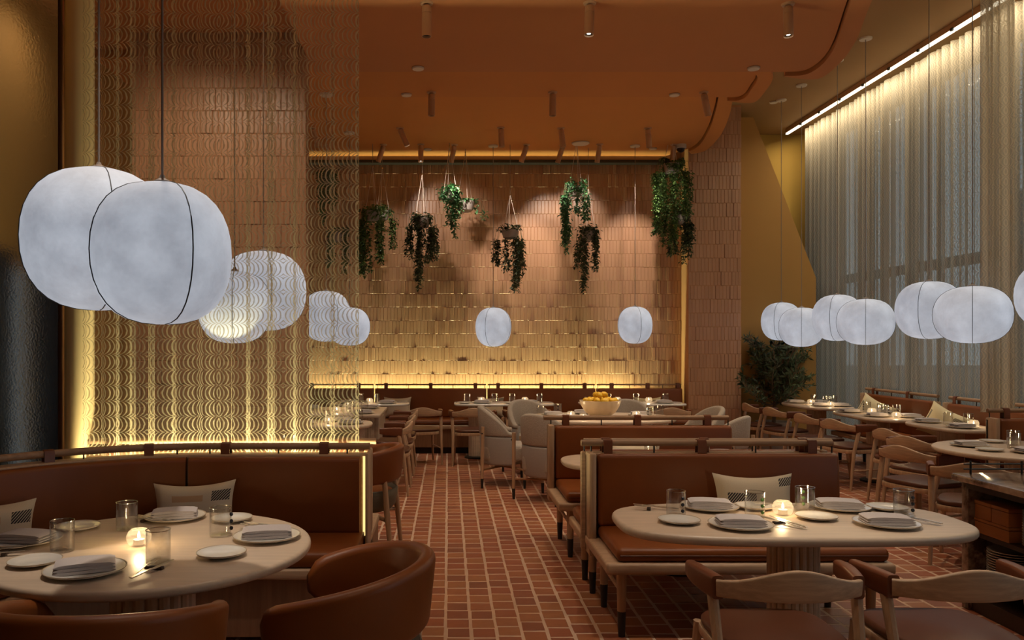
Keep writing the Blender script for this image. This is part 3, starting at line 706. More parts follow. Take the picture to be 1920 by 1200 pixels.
for b in range(30):
    a = rs.uniform(0, 2*pi); el = rs.uniform(-0.1, 1.3); L = rs.uniform(0.4, 0.8)
    p = Vector((0, 0, rs.uniform(0.62, 1.05))); d = Vector((cos(a)*cos(el), sin(a)*cos(el)*0.45, sin(el))).normalized()
    pts = [p]
    for q in range(7):
        d = (d+Vector((rs.gauss(0, 0.14), rs.gauss(0, 0.07), rs.gauss(0.06, 0.1)))).normalized(); pts.append(pts[-1]+d*L/7)
    pts = [Vector((v.x, min(v.y, 0.22), v.z)) for v in pts]
    tr.tube(pts, [0.012-0.0013*i for i in range(8)], 5)
    for q in range(2, 8):
        for _ in range(3):
            dd = (d+Vector((rs.gauss(0, 0.6), rs.gauss(0, 0.3), rs.gauss(0.1, 0.5)))).normalized(); tw = [pts[q], pts[q]+dd*rs.uniform(0.08, 0.2)]
            tr.tube(tw, 0.003, 4)
            for _ in range(9):
                c = tw[0].lerp(tw[1], rs.random()); blade(c, (dd+Vector((rs.gauss(0, 0.7), rs.gauss(0, 0.5), rs.gauss(0, 0.7)))).normalized(), rs.uniform(0.06, 0.105))
lf.v = [(max(x, -0.46) if y > -0.06 else x, max(min(y, 0.27), -0.0 if z > 1.5 else -0.34), z) for x, y, z in lf.v]
tr.build('branches', 'bark', ot)['kind'] = 'stuff'; lf.build('foliage', 'leaf_olive', ot, smooth=False)['kind'] = 'stuff'
# ================================================================== furniture
def rrect(w, h, r, n=4):
    """rounded rectangle ring in (u, z) around 0"""
    out = []
    for cx, cz, a0 in ((w/2-r, h/2-r, 0), (-w/2+r, h/2-r, pi/2), (-w/2+r, -h/2+r, pi), (w/2-r, -h/2+r, 1.5*pi)):
        for k in range(n+1):
            a = a0+pi/2*k/n; out.append((cx+r*cos(a), cz+r*sin(a)))
    return out
# ---- oak chair with bowed back and leather arm wraps (faces +y)
def make_chair():
    t = thing('dining_chair', '', 'chair')
    rings = []
    for i in range(25):
        s = -1+2*i/24; x = 0.262*s; y = -0.235+0.085*s*s; b = 0.622; top = b+0.064+0.056*(0.5+0.5*cos(pi*s)); th = 0.024
        tn = Vector((0.262, 0.17*s, 0)).normalized(); nr = Vector((-tn.y, tn.x, 0)); c = Vector((x, y, (b+top)/2)); hh = top-b
        rings.append([c + nr*u + Vector((0, 0, z)) + nr*(-0.10*z) for u, z in rrect(th, hh, 0.008, 2)])
    MB().loft(rings).build('backrest', 'oak_x', t, angle=50)
    for s in (-1, 1):
        rings = []
        for i in range(9):
            q = i/8; x = s*(0.258+0.034*sin(q*pi/2)); y = -0.152+0.225*q; zc = 0.655+0.012*q; hh = 0.086-0.026*q*q; th = 0.046+0.016*q-0.022*q**4
            rings.append([Vector((x+u, y, zc+z)) for u, z in rrect(th, hh, 0.013, 3)])
        MB().loft(rings).build('arm_wrap', 'leather_wrap', t, angle=50)
        MB().tube([(s*0.262, -0.215, 0), (s*0.258, -0.17, 0.40), (s*0.268, -0.115, 0.63)], [0.013, 0.019, 0.021], 10).build('leg', 'oak', t)
        MB().tube([(s*0.245, 0.235, 0), (s*0.222, 0.195, 0.415)], [0.013, 0.020], 10).build('leg', 'oak', t)
        MB().tube([(s*0.255, -0.19, 0.21), (s*0.235, 0.21, 0.21)], 0.009, 8).build('stretcher', 'oak', t)
    MB().prism(superell(0.245, 0.225, 4.5, 40), 0.385, 0.425).build('seat_frame', 'oak', t, bevel=0.008)
    MB().prism(superell(0.240, 0.222, 4.0, 40), 0.425, 0.460).build('seat', 'leather_dark', t, bevel=0.016, seg=3)
    return t
chair = Proto(make_chair())
OAKC = 'low oak dining chairs'
def C(x, y, deg, label): return chair((x, y, 0), radians(deg), label, OAKC)
C(1.25, 3.09, 0, 'foreground oak dining chair, left one, its back to the camera')
C(1.90, 3.10, 0, 'foreground oak dining chair, right one, its back to the camera')
C(4.32, 11.0, -88, 'farthest oak chair by the window tables beside the tiled pillar')
C(4.36, 10.33, -80, 'second farthest oak chair by the window tables')
C(4.36, 9.40, -84, 'oak chair at the middle window table, far side one')
C(4.38, 8.72, -76, 'oak chair at the middle window table, near side one with leather wrap showing')
C(4.42, 7.72, -82, 'oak chair in front of the third window table')
C(4.25, 7.12, -70, 'oak chair half hidden between third window table and round table')
C(3.82, 6.45, -72, 'oak chair at the round window table, arm wrap turned to camera')
C(3.72, 5.62, -38, 'oak chair seen from behind beside the marble service counter')
C(-0.62, 8.40, 90, 'oak chair nearest in the row of three along the aisle at left')
C(-0.62, 9.13, 90, 'oak chair in the middle of the row of three along the aisle')
C(-0.62, 9.86, 90, 'oak chair farthest in the row of three along the aisle')
C(-0.38, 10.42, 14, 'oak chair at the corner table by the back bench, left of the aisle end')
C(0.32, 10.32, 0, 'oak chair at the back white table, left of the fluted pedestal')
C(1.02, 10.34, 0, 'oak chair at the back white table, half hidden behind the fleecy chairs')
C(2.85, 10.42, 0, 'oak chair at the back white table beside the tiled pillar')

# ---- leather tub chair (faces +y)
def make_tub():
    t = thing('tub_chair', '', 'chair')
    rings = []; N = 40
    for i in range(N+1):
        s = -1+2*i/N; ph = radians(128)*s; x = 0.325*sin(ph); y = -0.30*cos(ph)+0.02
        end = max(0.0, (abs(s)-0.90)/0.10); sh = sqrt(max(0.02, 1-end*end))
        zt = 0.815-0.118*abs(s)**1.9; zb = 0.562-0.02*abs(s)
        c = Vector((x, y, (zt+zb)/2)); nr = Vector((sin(ph), -cos(ph), 0)); hh = (zt-zb)*(0.35+0.65*sh); th = 0.062*(0.45+0.55*sh)
        rings.append([c + nr*(u+0.10*z) + Vector((0, 0, z)) for u, z in rrect(th, hh, min(th*0.47, 0.029), 4)])
    MB().loft(rings).build('backrest', 'leather', t, angle=60)
    # seat shell: open bucket
    sh = MB(); o_, i_ = [], []
    for r, z in ((0.15, 0.335), (0.225, 0.345), (0.258, 0.38), (0.272, 0.45), (0.274, 0.495), (0.266, 0.502), (0.257, 0.495), (0.252, 0.44), (0.01, 0.435)):
        o_.append((r, z))
    sh.lathe(o_, 36).build('seat_shell', 'grey_shell', t, angle=60)
    MB().lathe([(0.235, 0.437), (0.246, 0.455), (0.235, 0.478), (0.15, 0.488), (0.001, 0.49)], 36).build('seat_cushion', 'leather', t, angle=60)
    for sx in (-1, 1):
        MB().tube([(sx*0.215, -0.27, 0), (sx*0.205, -0.235, 0.35), (sx*0.20, -0.215, 0.60)], [0.014, 0.021, 0.018], 10).build('leg', 'oak', t)
        MB().tube([(sx*0.245, 0.235, 0), (sx*0.225, 0.19, 0.30), (sx*0.245, 0.14, 0.56)], [0.014, 0.021, 0.016], 10).build('leg', 'oak', t)
    MB().tube([(-0.2, -0.22, 0.30), (0, 0, 0.33), (0.22, 0.19, 0.30)], 0.015, 8).build('stretcher', 'oak', t)
    MB().tube([(0.2, -0.22, 0.30), (0, 0, 0.33), (-0.22, 0.19, 0.30)], 0.015, 8).build('stretcher', 'oak', t)
    return t
tub = Proto(make_tub())
tub((-0.365, 2.83, 0), radians(84), 'leather tub chair in the foreground beside the aisle', 'leather tub chairs')
tub((-1.05, 2.45, 0), radians(0), 'leather tub chair at the bottom left edge, only its back showing', 'leather tub chairs')
tub((-0.645, 5.90, 0), radians(84), 'leather tub chair behind the booth end beside the aisle', 'leather tub chairs')

# ---- fleecy lounge chair (faces +y)
def make_boucle():
    t = thing('fleecy_chair', '', 'chair')
    N = 36
    def shell(z0f, z1f, th, grow=0.0):
        rings = []
        for i in range(N+1):
            s = -1+2*i/N; ph = radians(104)*s; x = 0.275*sin(ph); y = -0.27*cos(ph)+0.03
            z0, z1 = z0f(abs(s)), z1f(abs(s)); z1 = max(z1, z0+0.02); nr = Vector((sin(ph), -cos(ph), 0)); hh = z1-z0
            end = max(0.0, (abs(s)-0.92)/0.08); e = 0.5+0.5*sqrt(max(0, 1-end*end)); tk = (th+grow)*e
            rings.append([Vector((x, y, (z0+z1)/2)) + nr*(u+0.07*((z0+z1)/2+z-0.5)) + Vector((0, 0, z)) for u, z in rrect(tk, hh, min(tk*0.45, hh*0.45), 3)])
        return MB().loft(rings)
    top = lambda a: 0.87-0.34*a**2.2
    shell(lambda a: 0.55, lambda a: max(top(a), 0.60), 0.060).build('back_upper', 'boucle', t, angle=60)
    shell(lambda a: 0.24, lambda a: 0.552, 0.058).build('back_lower', 'grey_felt', t, angle=60)
    MB().prism(superell(0.235, 0.26, 4, 36, 0, 0.02), 0.27, 0.46).build('seat_cushion', 'boucle', t, bevel=0.05, seg=4)
    for sx, sy, zt in ((-1, -1, 0.66), (1, -1, 0.66), (-1, 1, 0.50), (1, 1, 0.50)):
        y0 = -0.245 if sy < 0 else 0.21
        l = MB().tube([(sx*0.27, y0, 0.10), (sx*0.275, y0-0.01*sy, zt)], [0.017, 0.020], 10).build('leg', 'oak', t)
        MB().tube([(sx*0.268, y0, 0), (sx*0.27, y0, 0.105)], [0.013, 0.0175], 10).build('foot_sleeve', 'black_metal', l)
        MB().tube([(sx*0.29, y0, zt-0.07), (sx*0.298, y0, zt-0.07)], 0.009, 8).build('bolt', 'black_metal', l)
    MB().tube([(-0.27, -0.24, 0.2), (0.27, 0.21, 0.2)], 0.012, 8).build('stretcher', 'oak_dark', t)
    MB().tube([(0.27, -0.24, 0.2), (-0.27, 0.21, 0.2)], 0.012, 8).build('stretcher', 'oak_dark', t)
    return t
fl = Proto(make_boucle())
FL = 'fleecy chairs around the fruit bowl table'
fl((0.62, 8.85, 0), radians(-92), 'fleecy lounge chair in side view at the aisle', FL)
fl((1.02, 7.98, 0), radians(-46), 'fleecy lounge chair nearest the aisle, grey back to the camera', FL)
fl((1.02, 9.62, 0), radians(-152), 'fleecy chair whose rounded top shows left of the fruit bowl', FL)
fl((2.15, 9.66, 0), radians(168), 'fleecy chair whose rounded top shows right of the fruit bowl', FL)
fl((2.72, 8.75, 0), radians(96), 'fleecy chair at the right end of the fruit bowl table', FL)
fl((2.62, 7.75, 0), radians(50), 'fleecy chair just behind the right end of the middle bench', FL)

# ---- tables
def pedestal(t, x, y, r, ztop, dowels=True, base=True, n=20):
    MB().lathe([(r*0.86, 0.03), (r*0.86, ztop)], 24, (x, y, 0)).build('pedestal', 'table_oak', t)
    if dowels:
        rr = pi*r/n*0.96; me = MB().lathe([(rr, 0.03), (rr, ztop)], 10).mesh('dowel'); me.materials.append(MATS['table_oak'])
        for k in range(n): put('dowel', me, t, (x+cos(2*pi*k/n)*(r-rr*0.9), y+sin(2*pi*k/n)*(r-rr*0.9), 0))
    else:
        ring = [(r*(0.95+0.05*abs(cos(n/2*2*pi*k/(n*6)))), 2*pi*k/(n*6)) for k in range(n*6)]
        MB().prism([(x+a*cos(b), y+a*sin(b)) for a, b in ring], 0.03, ztop).build('fluting', 'table_oak', t, angle=80)
    if base: MB().lathe([(r*1.55, 0), (r*1.55, 0.018), (r*1.3, 0.03)], 32, (x, y, 0)).build('base', 'black_metal', t)
def table(name, label, x, y, a, b, n, deg=0, ped=((0, 0),), pr=0.15, top='table_oak', dowels=False, th=0.036, z=0.75, group=None):
    t = thing(name, label, 'table', (x, y, 0), radians(deg), group)
    MB().prism(superell(a, b, n, 72), z-th, z).build('tabletop', top, t, bevel=th*0.42, seg=4, angle=50)
    for px, py in ped: pedestal(t, px, py, pr, z-th, dowels)
    return t
table('round_table', 'round pale oak table of the curved booth at left front', -1.175, 3.19, 0.62, 0.62, 2, ped=((0, 0),), pr=0.16, dowels=True)
table('dining_table', 'long rounded oak table in the right foreground', 1.555, 3.67, 0.785, 0.375, 3.2, ped=((0.02, -0.02),), pr=0.112, dowels=True, th=0.042)
table('dining_table', 'rounded oak table between the two middle leather benches', 1.57, 5.52, 0.785, 0.37, 2.9, pr=0.125)
table('round_table', 'round oak table behind the lace curtain, its edge past the booth end', -1.22, 5.92, 0.52, 0.50, 2, pr=0.15)
table('dining_table', 'rounded oak table with fluted pedestal behind the lace curtain edge', -1.32, 8.12, 0.55, 0.36, 3, ped=((0.38, 0),), pr=0.10)
lt = thing('long_table', 'rectangular oak table with slab side behind the row of three chairs', 'table', (-1.40, 9.55, 0))
MB().box(-0.65, 0.63, -0.55, 0.62, 0.714, 0.75).build('tabletop', 'table_oak', lt, bevel=0.008)
for s in (-0.60, 0.56): MB().box(s, s+0.05, -0.42, 0.55, 0, 0.714).build('side_panel', 'table_oak', lt, bevel=0.006)
table('corner_table', 'round white topped table before the back bench, left of the aisle', -1.07, 10.86, 0.55, 0.30, 3, pr=0.13, top='ceramic', th=0.03)
table('bench_table', 'white topped table before the back bench, left of the fruit bowl', 0.76, 10.90, 0.68, 0.30, 5, ped=((-0.38, 0), (0.38, 0)), pr=0.10, top='ceramic', th=0.03)
table('bench_table', 'white topped table before the back bench, near the tiled pillar', 2.50, 10.90, 0.71, 0.30, 5, ped=((-0.4, 0), (0.4, 0)), pr=0.10, top='ceramic', th=0.03)
table('fruit_table', 'large oval oak table holding the fruit bowl', 1.68, 8.80, 0.80, 0.58, 2.4, pr=0.2)
table('window_table', 'farthest oak window table beside the olive tree', 4.86, 10.55, 0.33, 0.60, 3, pr=0.12)
table('window_table', 'middle oak window table with a bench behind it', 4.86, 9.04, 0.34, 0.64, 3, pr=0.12)
table('window_table', 'third oak window table partly cut off by the sheer divider', 4.95, 7.88, 0.29, 0.48, 3, pr=0.12)
table('round_table', 'round oak table at the right edge behind the service counter', 4.42, 6.08, 0.65, 0.62, 2, pr=0.16)

# ---- leather benches (local: length along +x, sitter faces -y)
def strap_mesh():
    ring = lambda x: [Vector((x, y, z)) for y, z in ((-0.030, -0.075), (-0.030, 0.008), (-0.022, 0.024), (0, 0.030), (0.022, 0.024), (0.030, 0.008), (0.030, -0.075), (0.024, -0.075), (0.024, 0.006), (0, 0.022), (-0.024, 0.006), (-0.024, -0.075))]
    me = MB().loft([ring(-0.026), ring(0.026)]).mesh('strap'); me.materials.append(MATS['leather_wrap']); return me
STRAP = strap_mesh()
def bench(name, label, loc, L, rz=0, cushions=1, straps=(0.1, 0.5, 0.9), legs=True, group=None, depth=0.62, rail_over=(0.03, -0.02), zr=0.955, tilt=0.06, post=True, rail_r=0.019, bare_end=None):
    t = thing(name, label, 'bench', loc, rz, group)
    MB().box(0, L, 0.012, 0.055, 0.30, 0.895).build('back_panel', 'oak_x', t, bevel=0.01)
    if post:
        for x in ((0.0, L-0.045) if post == 2 else (0.0,)): MB().box(x, x+0.045, -0.075, 0.06, 0.30 if legs else 0.1, 0.905).build('end_post', 'oak', t, bevel=0.012)
    g = 0.05 if post else 0.01; w = (L-g-(0.05 if post == 2 else 0.01))/cushions
    for k in range(cushions):
        c = MB().box(0.005, w-0.005, -0.085, 0.0, 0, 0.425).build('back_cushion', 'leather', t, bevel=0.028, seg=3, loc=(g+k*w, 0.0, 0.470), rot=(-tilt, 0, 0))
        sc = MB().box(0.005, w-0.005, -depth+0.02, -0.035, 0.405, 0.480).build('seat_cushion', 'leather', t, bevel=0.030, seg=3, loc=(g+k*w, 0, 0))
        MB().tube([(0.02, -depth+0.021, 0.442), (w-0.02, -depth+0.021, 0.442)], 0.004, 5).build('piping', 'leather_dark', sc)
    MB().tube([(-rail_over[0], 0.03, zr), (L+rail_over[1], 0.03, zr)], rail_r, 12).build('rail', 'rail_oak', t)
    for f in straps: put('strap', STRAP, t, (f*L, 0.03, zr-0.005))
    fs = list(straps); pins = [0.02] + [(a+b)/2 for a, b in zip(fs[:-1], fs[1:])] + [0.985]
    for f in pins: MB().tube([(f*L, 0.03, 0.89), (f*L, 0.03, zr)], 0.005, 6).build('rail_pin', 'black_metal', t)
    MB().box(-0.005, L+0.005, -depth, 0.05, 0.345, 0.405).build('seat_frame', 'oak_x', t, bevel=0.016, seg=3)
    if legs:
        for x in (0.09, L-0.09):
            for y in (-depth+0.08, -0.06):
                l = MB().tube([(x, y, 0.13), (x, y, 0.35)], [0.023, 0.028], 12).build('leg', 'oak', t)
                MB().tube([(x, y, 0), (x, y, 0.135)], [0.018, 0.0235], 12).build('foot_sleeve', 'black_metal', l)
            MB().tube([(x, -depth+0.08, 0.24), (x, -0.06, 0.24)], 0.013, 8).build('stretcher', 'oak', t)
        MB().tube([(0.09, -0.06, 0.24), (L-0.09, -0.06, 0.24)], 0.013, 8).build('stretcher', 'oak_x', t)
    else:
        MB().box(0.0, L, -depth+0.05, 0.05, 0.09, 0.348).build('base', 'base_oak', t)
        MB().box(0.02, L-0.02, -depth+0.10, 0.04, 0, 0.092).build('toe_kick', 'toe_kick', t)
    return t
bench('leather_bench', 'leather bench with oak frame behind the right foreground table', (0.83, 4.78, 0), 1.50, straps=(0.085, 0.46, 0.90))
bench('leather_bench', 'leather bench back to back behind the foreground bench, facing away', (2.31, 4.92, 0), 1.50, rz=pi, straps=(0.1, 0.5, 0.9), depth=0.42)
bench('leather_bench', 'leather bench facing the camera in the middle of the room', (0.80, 6.42, 0), 1.48, straps=(0.10, 0.49, 0.87), depth=0.68)
BB = 'long leather bench sections along the back wall'
for x0, L, lab, s in [(-2.24, 1.16, 'back wall leather bench section behind the lace curtain edge', (0.2, 0.8)),
                      (-1.08, 1.66, 'back wall leather bench section left of the aisle end', (0.10, 0.5, 0.9)),
                      (0.58, 1.61, 'back wall leather bench section in the middle behind the white table', (0.10, 0.5, 0.9)),
                      (2.19, 1.28, 'back wall leather bench section next to the tiled pillar', (0.18, 0.6, 0.95))]:
    bench('wall_bench', lab, (x0, 11.80, 0), L-0.01, straps=s, legs=False, group=BB, post=False, rail_over=(-0.01, -0.01), zr=0.95, rail_r=0.012, depth=0.55)
WB = 'leather benches along the window curtain'
bench('window_bench', 'leather window bench behind the middle window table', (5.54, 10.62, 0), 1.55, rz=-pi/2, straps=(0.12, 0.62), group=WB, depth=0.46)
bench('window_bench', 'leather window bench behind the third window table', (5.54, 8.85, 0), 1.50, rz=-pi/2, straps=(0.06, 0.50, 0.9), group=WB, depth=0.46)
bench('window_bench', 'leather booth bench at the right picture edge with an end panel', (4.74, 7.00, 0), 0.86, straps=(0.18, 0.8), group=WB, depth=0.5, rail_over=(0.0, 0), zr=0.965)

# ---- curved booth at left front
bo = thing('curved_booth', 'curved leather booth with oak rail at left front', 'booth', (0, 0, 0))
def bpath(off, x_right, deg_end, x_split=None, deg_start=90, k=40):
    """plan line of the booth back, off = distance towards the sitters"""
    R = 1.27-off; cx, cy = -1.30, 3.37; pts = []
    if x_right is not None:
        for i in range(6): pts.append((x_right+(cx-x_right)*i/6, cy+R))
    for i in range(k+1):
        a = radians(deg_start+(deg_end-deg_start)*i/k); pts.append((cx+R*cos(a), cy+R*sin(a)))
    return pts
# path runs right to left then towards the camera; left normal points to the sitters
def shape(zlo, zhi, u0, u1, r): return [(u0+(u1-u0)/2+a, (zlo+zhi)/2+b) for a, b in rrect(u1-u0, zhi-zlo, r, 3)]
sweep(bpath(0, -0.46, 205), shape(0.10, 0.890, -0.05, 0.0, 0.006)).build('back_shell', 'oak_x', bo, angle=50)
sweep(bpath(0, -0.47, 205), shape(0.885, 0.912, -0.09, 0.02, 0.010)).build('cap_ledge', 'oak_x', bo, angle=50)
sweep(bpath(0, -0.505, 98.5), shape(0.462, 0.902, 0.004, 0.085, 0.028)).build('back_cushion', 'leather', bo, angle=60)
sweep(bpath(0, None, 150, deg_start=99.3), shape(0.462, 0.902, 0.004, 0.085, 0.028)).build('back_cushion', 'leather', bo, angle=60)
sweep(bpath(0, None, 205, deg_start=150.8), shape(0.462, 0.902, 0.004, 0.085, 0.028)).build('back_cushion', 'leather', bo, angle=60)
sweep(bpath(0, -0.48, 98.5), shape(0.39, 0.475, 0.03, 0.52, 0.032)).build('seat_cushion', 'leather', bo, angle=60)
sweep(bpath(0, None, 150, deg_start=99.3), shape(0.39, 0.475, 0.03, 0.52, 0.032)).build('seat_cushion', 'leather', bo, angle=60)
sweep(bpath(0, None, 205, deg_start=150.8), shape(0.39, 0.475, 0.03, 0.52, 0.032)).build('seat_cushion', 'leather', bo, angle=60)
sweep(bpath(0, -0.47, 205), shape(0.335, 0.39, 0.0, 0.53, 0.012)).build('seat_frame', 'oak_x', bo, angle=50)
sweep(bpath(0, -0.48, 205), shape(0.02, 0.34, 0.0, 0.47, 0.006)).build('base', 'base_oak', bo, angle=50)
rl = bpath(-0.02, -0.455, 205); MB().tube([(x, y, 0.955) for x, y in rl], 0.020, 12).build('rail', 'rail_oak', bo)
Rr, cx, cy = 1.29, -1.30, 3.37
def on_rail(px):           # a straight-part position by x, or an arc position by degrees
    return (px, cy+Rr, 0) if px > -1.30 else None
for p in (('x', -0.72), ('x', -1.29), ('a', 108.8), ('a', 132), ('a', 160)):
    if p[0] == 'x': pos, a = (p[1], cy+Rr), 0
    else: a = radians(p[1]-90); pos = (cx+Rr*cos(radians(p[1])), cy+Rr*sin(radians(p[1])))
    s = put('strap', STRAP, bo, (pos[0], pos[1], 0.950), (0, 0, a))
for p in (-0.587, -0.987): MB().tube([(p, cy+Rr, 0.905), (p, cy+Rr, 0.95)], 0.005, 6).build('rail_pin', 'black_metal', bo)
for d in (93.8, 102, 124, 148): MB().tube([(cx+Rr*cos(radians(d)), cy+Rr*sin(radians(d)), 0.905), (cx+Rr*cos(radians(d)), cy+Rr*sin(radians(d)), 0.95)], 0.005, 6).build('rail_pin', 'black_metal', bo)
MB().box(-0.468, -0.452, 4.52, 4.70, 0.335, 0.93).build('end_panel', 'oak', bo, bevel=0.006)
lp = MB().box(-0.489, -0.476, 4.590, 4.602, 0.45, 0.905).build('light_strip', 'led_gold', bo, smooth=False); lp['label'] = 'thin gold light strip at the booth end'
bench('rear_booth', 'leather booth bench behind the lace curtain, back to back with the curved booth', (-0.47, 4.93, 0), 1.75, rz=pi, straps=(0.1, 0.5, 0.9), legs=False, depth=0.50)

# ---- cushions
def pillow_mesh(mat, Wd, Hd, Td):
    n = 18; mb = MB(); uv = []
    for side in (1, -1):
        for j in range(n+1):
            for i in range(n+1):
                u = -1+2*i/n; v = -1+2*j/n
                x = u*Wd/2*(1-0.10*(1-v*v)); z = v*Hd/2*(1-0.17*(1-u*u))
                th = Td/2*((max(0, 1-u**4)*max(0, 1-v**4)))**0.55
                mb.v.append((x, -side*th, z)); uv.append((u, v))
        o = 0 if side == 1 else (n+1)**2
        for j in range(n):
            for i in range(n):
                q = (o+j*(n+1)+i, o+j*(n+1)+i+1, o+(j+1)*(n+1)+i+1, o+(j+1)*(n+1)+i); mb.f.append(q if side == 1 else q[::-1])
    me = bpy.data.meshes.new('pillow'); me.from_pydata(mb.v, [], mb.f); me.materials.append(MATS[mat])
    ul = me.uv_layers.new(name='UVMap')
    for lp in me.loops: ul.data[lp.index].uv = uv[lp.vertex_index]
    me.polygons.foreach_set('use_smooth', [True]*len(me.polygons)); return me
def pillow(label, mat, loc, w, h, rz=0, lean=-0.22, t=0.14, roll=0.0):
    o = put('throw_pillow', pillow_mesh(mat, w, h, t), None, loc, (lean, roll, rz)); tag(o, label, 'pillow', 'linen throw pillows'); return o
pillow('linen pillow with tan and hatched patches in the middle of the curved booth', 'pillow_a', (-1.40, 4.42, 0.63), 0.45, 0.32, 0.08, roll=-0.04)
pillow('linen pillow with a hatched patch at the left end of the curved booth', 'pillow_a', (-2.24, 3.86, 0.62), 0.46, 0.34, 0.66, roll=0.05)
pillow('linen pillow with two hatched patches on the foreground bench', 'pillow_b', (1.74, 4.55, 0.645), 0.45, 0.34, -0.05)
pillow('linen pillow with a dark patch on the middle bench', 'pillow_c', (1.43, 6.19, 0.635), 0.45, 0.31, 0.03)
pillow('pale pillow on the back bench left of the aisle end', 'pillow_c', (-0.73, 11.60, 0.63), 0.40, 0.31, 0.05)
pillow('pale pillow on the back bench behind the left white table', 'pillow_b', (0.62, 11.60, 0.63), 0.39, 0.31, 0.0)
pillow('pale pillow on the back bench right behind the fruit bowl', 'pillow_c', (2.18, 11.60, 0.63), 0.39, 0.31, 0.0)
pillow('pale pillow with a green patch on the back bench near the pillar', 'pillow_d', (2.90, 11.60, 0.63), 0.39, 0.31, 0.0)
pillow('cream pillow on the window bench behind the middle window table', 'pillow_d', (5.22, 9.80, 0.70), 0.44, 0.36, -0.95, lean=-0.26, roll=0.42)
pillow('cream pillow on the window bench behind the third window table', 'pillow_d', (5.22, 8.40, 0.70), 0.44, 0.36, -0.95, lean=-0.26, roll=0.42)
# ================================================================== tableware
TZ = 0.7505
def mk_plate(r, name):
    t = thing(name, '', 'plate')
    MB().lathe([(r*0.55, 0), (r*0.60, 0.004), (r*0.97, 0.013), (r*0.985, 0.017), (r*0.96, 0.0175), (r*0.66, 0.0085), (0.001, 0.0075)], 48).build('dish', 'ceramic', t, angle=60)
    MB().lathe([(r*0.985, 0.0165), (r, 0.0165), (r*1.0, 0.019), (r*0.975, 0.0192), (r*0.955, 0.0172)], 48, cap=False).build('rim', 'ceramic_rim', t, angle=60)
    return t
plate_big = Proto(mk_plate(0.138, 'dinner_plate')); plate_small = Proto(mk_plate(0.093, 'side_plate'))
def napkin_mesh():
    mb = MB(); W_, D_ = 0.20, 0.125
    for k in range(3):
        z = 0.0105*k; sh = 0.004*k; rings = []
        for i in range(13):
            s = -1+2*i/12; x = s*W_/2*(1-0.012*k); e = max(0, abs(s)-0.9)/0.1; th = 0.0058*sqrt(max(0.03, 1-e*e)); wav = 0.0009*sin(3*s+k)+0.0012*k*(1-s*s)
            rings.append([Vector((x, y, z+wav+0.005+zz)) for y, zz in [(D_/2*(1-0.02*k)*cos(a)*1.0 if abs(cos(a)) > 0.5 else D_/2*(1-0.02*k)*math.copysign(0.94, cos(a)), th*sin(a)) for a in [pi/8+pi/4*q for q in range(8)]]])
        mb.loft(rings)
    return mb.mesh('napkin', angle=60)
def mk_napkin():
    t = thing('napkin', '', 'napkin')
    me = napkin_mesh(); me.materials.append(MATS['napkin']); put('folded_cloth', me, t)
    return t
nap = Proto(mk_napkin())
def mk_glass(bead):
    t = thing('tumbler', '', 'glass'); h, r = 0.118, 0.044
    MB().lathe([(0.001, 0.0), (r*0.96, 0.0), (r, 0.003), (r, h), (r-0.0016, h), (r-0.0016, 0.008), (0.001, 0.007)], 36, cap=False).build('bowl', 'clear_glass', t, angle=50)
    MB().lathe([(r-0.0022, h-0.002), (r+0.0008, h-0.002), (r+0.0008, h+0.001), (r-0.0022, h+0.001), (r-0.0022, h-0.002)], 36, cap=False).build('rim', 'glass_rim', t, angle=60)
    for k in range(3 if bead else 0):
        b = MB().ball((0, 0, 0), 0.0085, 10, 6, 1.0).build('bead', bead, t, loc=(r*0.92*cos(-1.05), r*0.92*sin(-1.05)-0.004, 0.030+0.029*k), rot=None)
    return t
glass_p = Proto(mk_glass(None)); glass_d = Proto(mk_glass('bead_dark')); glass_g = Proto(mk_glass('bead_green'))
def mk_candle():
    t = thing('candle_holder', '', 'candle'); n = 14
    prof = [(0.024, 0), (0.040, 0.010), (0.047, 0.026), (0.047, 0.042), (0.040, 0.058), (0.031, 0.066)]
    rings = [[Vector((r*cos(2*pi*(k+0.5*(j % 2))/n), r*sin(2*pi*(k+0.5*(j % 2))/n), z)) for k in range(n)] for j, (r, z) in enumerate(prof)]
    MB().loft(rings, cap=False).build('cut_glass_cup', 'cut_glass', t, smooth=False)
    MB().lathe([(0.021, 0.006), (0.021, 0.026), (0.001, 0.026)], 16).build('wax', 'ceramic', t)
    MB().lathe([(0.001, 0.028), (0.0065, 0.036), (0.005, 0.046), (0.001, 0.058)], 10).build('flame', 'flame', t)
    return t
cand = Proto(mk_candle())
def fork_mesh():
    mb = MB()
    mb.loft([[Vector((x, y, z)) for x, z in ((-w, zc), (w, zc), (w, zc+0.0025), (-w, zc+0.0025))] for y, w, zc in ((-0.10, 0.005, 0.004), (-0.06, 0.0045, 0.005), (0.02, 0.0025, 0.009), (0.038, 0.0085, 0.008), (0.052, 0.0105, 0.007))])
    for k in range(4):
        x = -0.0088+0.00587*k; mb.box(x-0.0016, x+0.0016, 0.050, 0.098, 0.0072, 0.0095)
    return mb.mesh('fork', angle=40)
def knife_mesh():
    mb = MB()
    mb.loft([[Vector((x, y, z)) for x, z in ((-w, 0.004), (w+o, 0.004), (w+o, 0.004+th), (-w, 0.004+th))] for y, w, o, th in
             ((-0.11, 0.0055, 0, 0.005), (-0.05, 0.005, 0, 0.005), (-0.01, 0.004, 0, 0.004), (0.0, 0.005, 0.004, 0.002), (0.06, 0.005, 0.006, 0.0015), (0.105, 0.004, 0.0, 0.001))])
    return mb.mesh('knife', angle=40)
FM, KM = fork_mesh(), knife_mesh(); FM.materials.append(MATS['steel']); KM.materials.append(MATS['steel'])
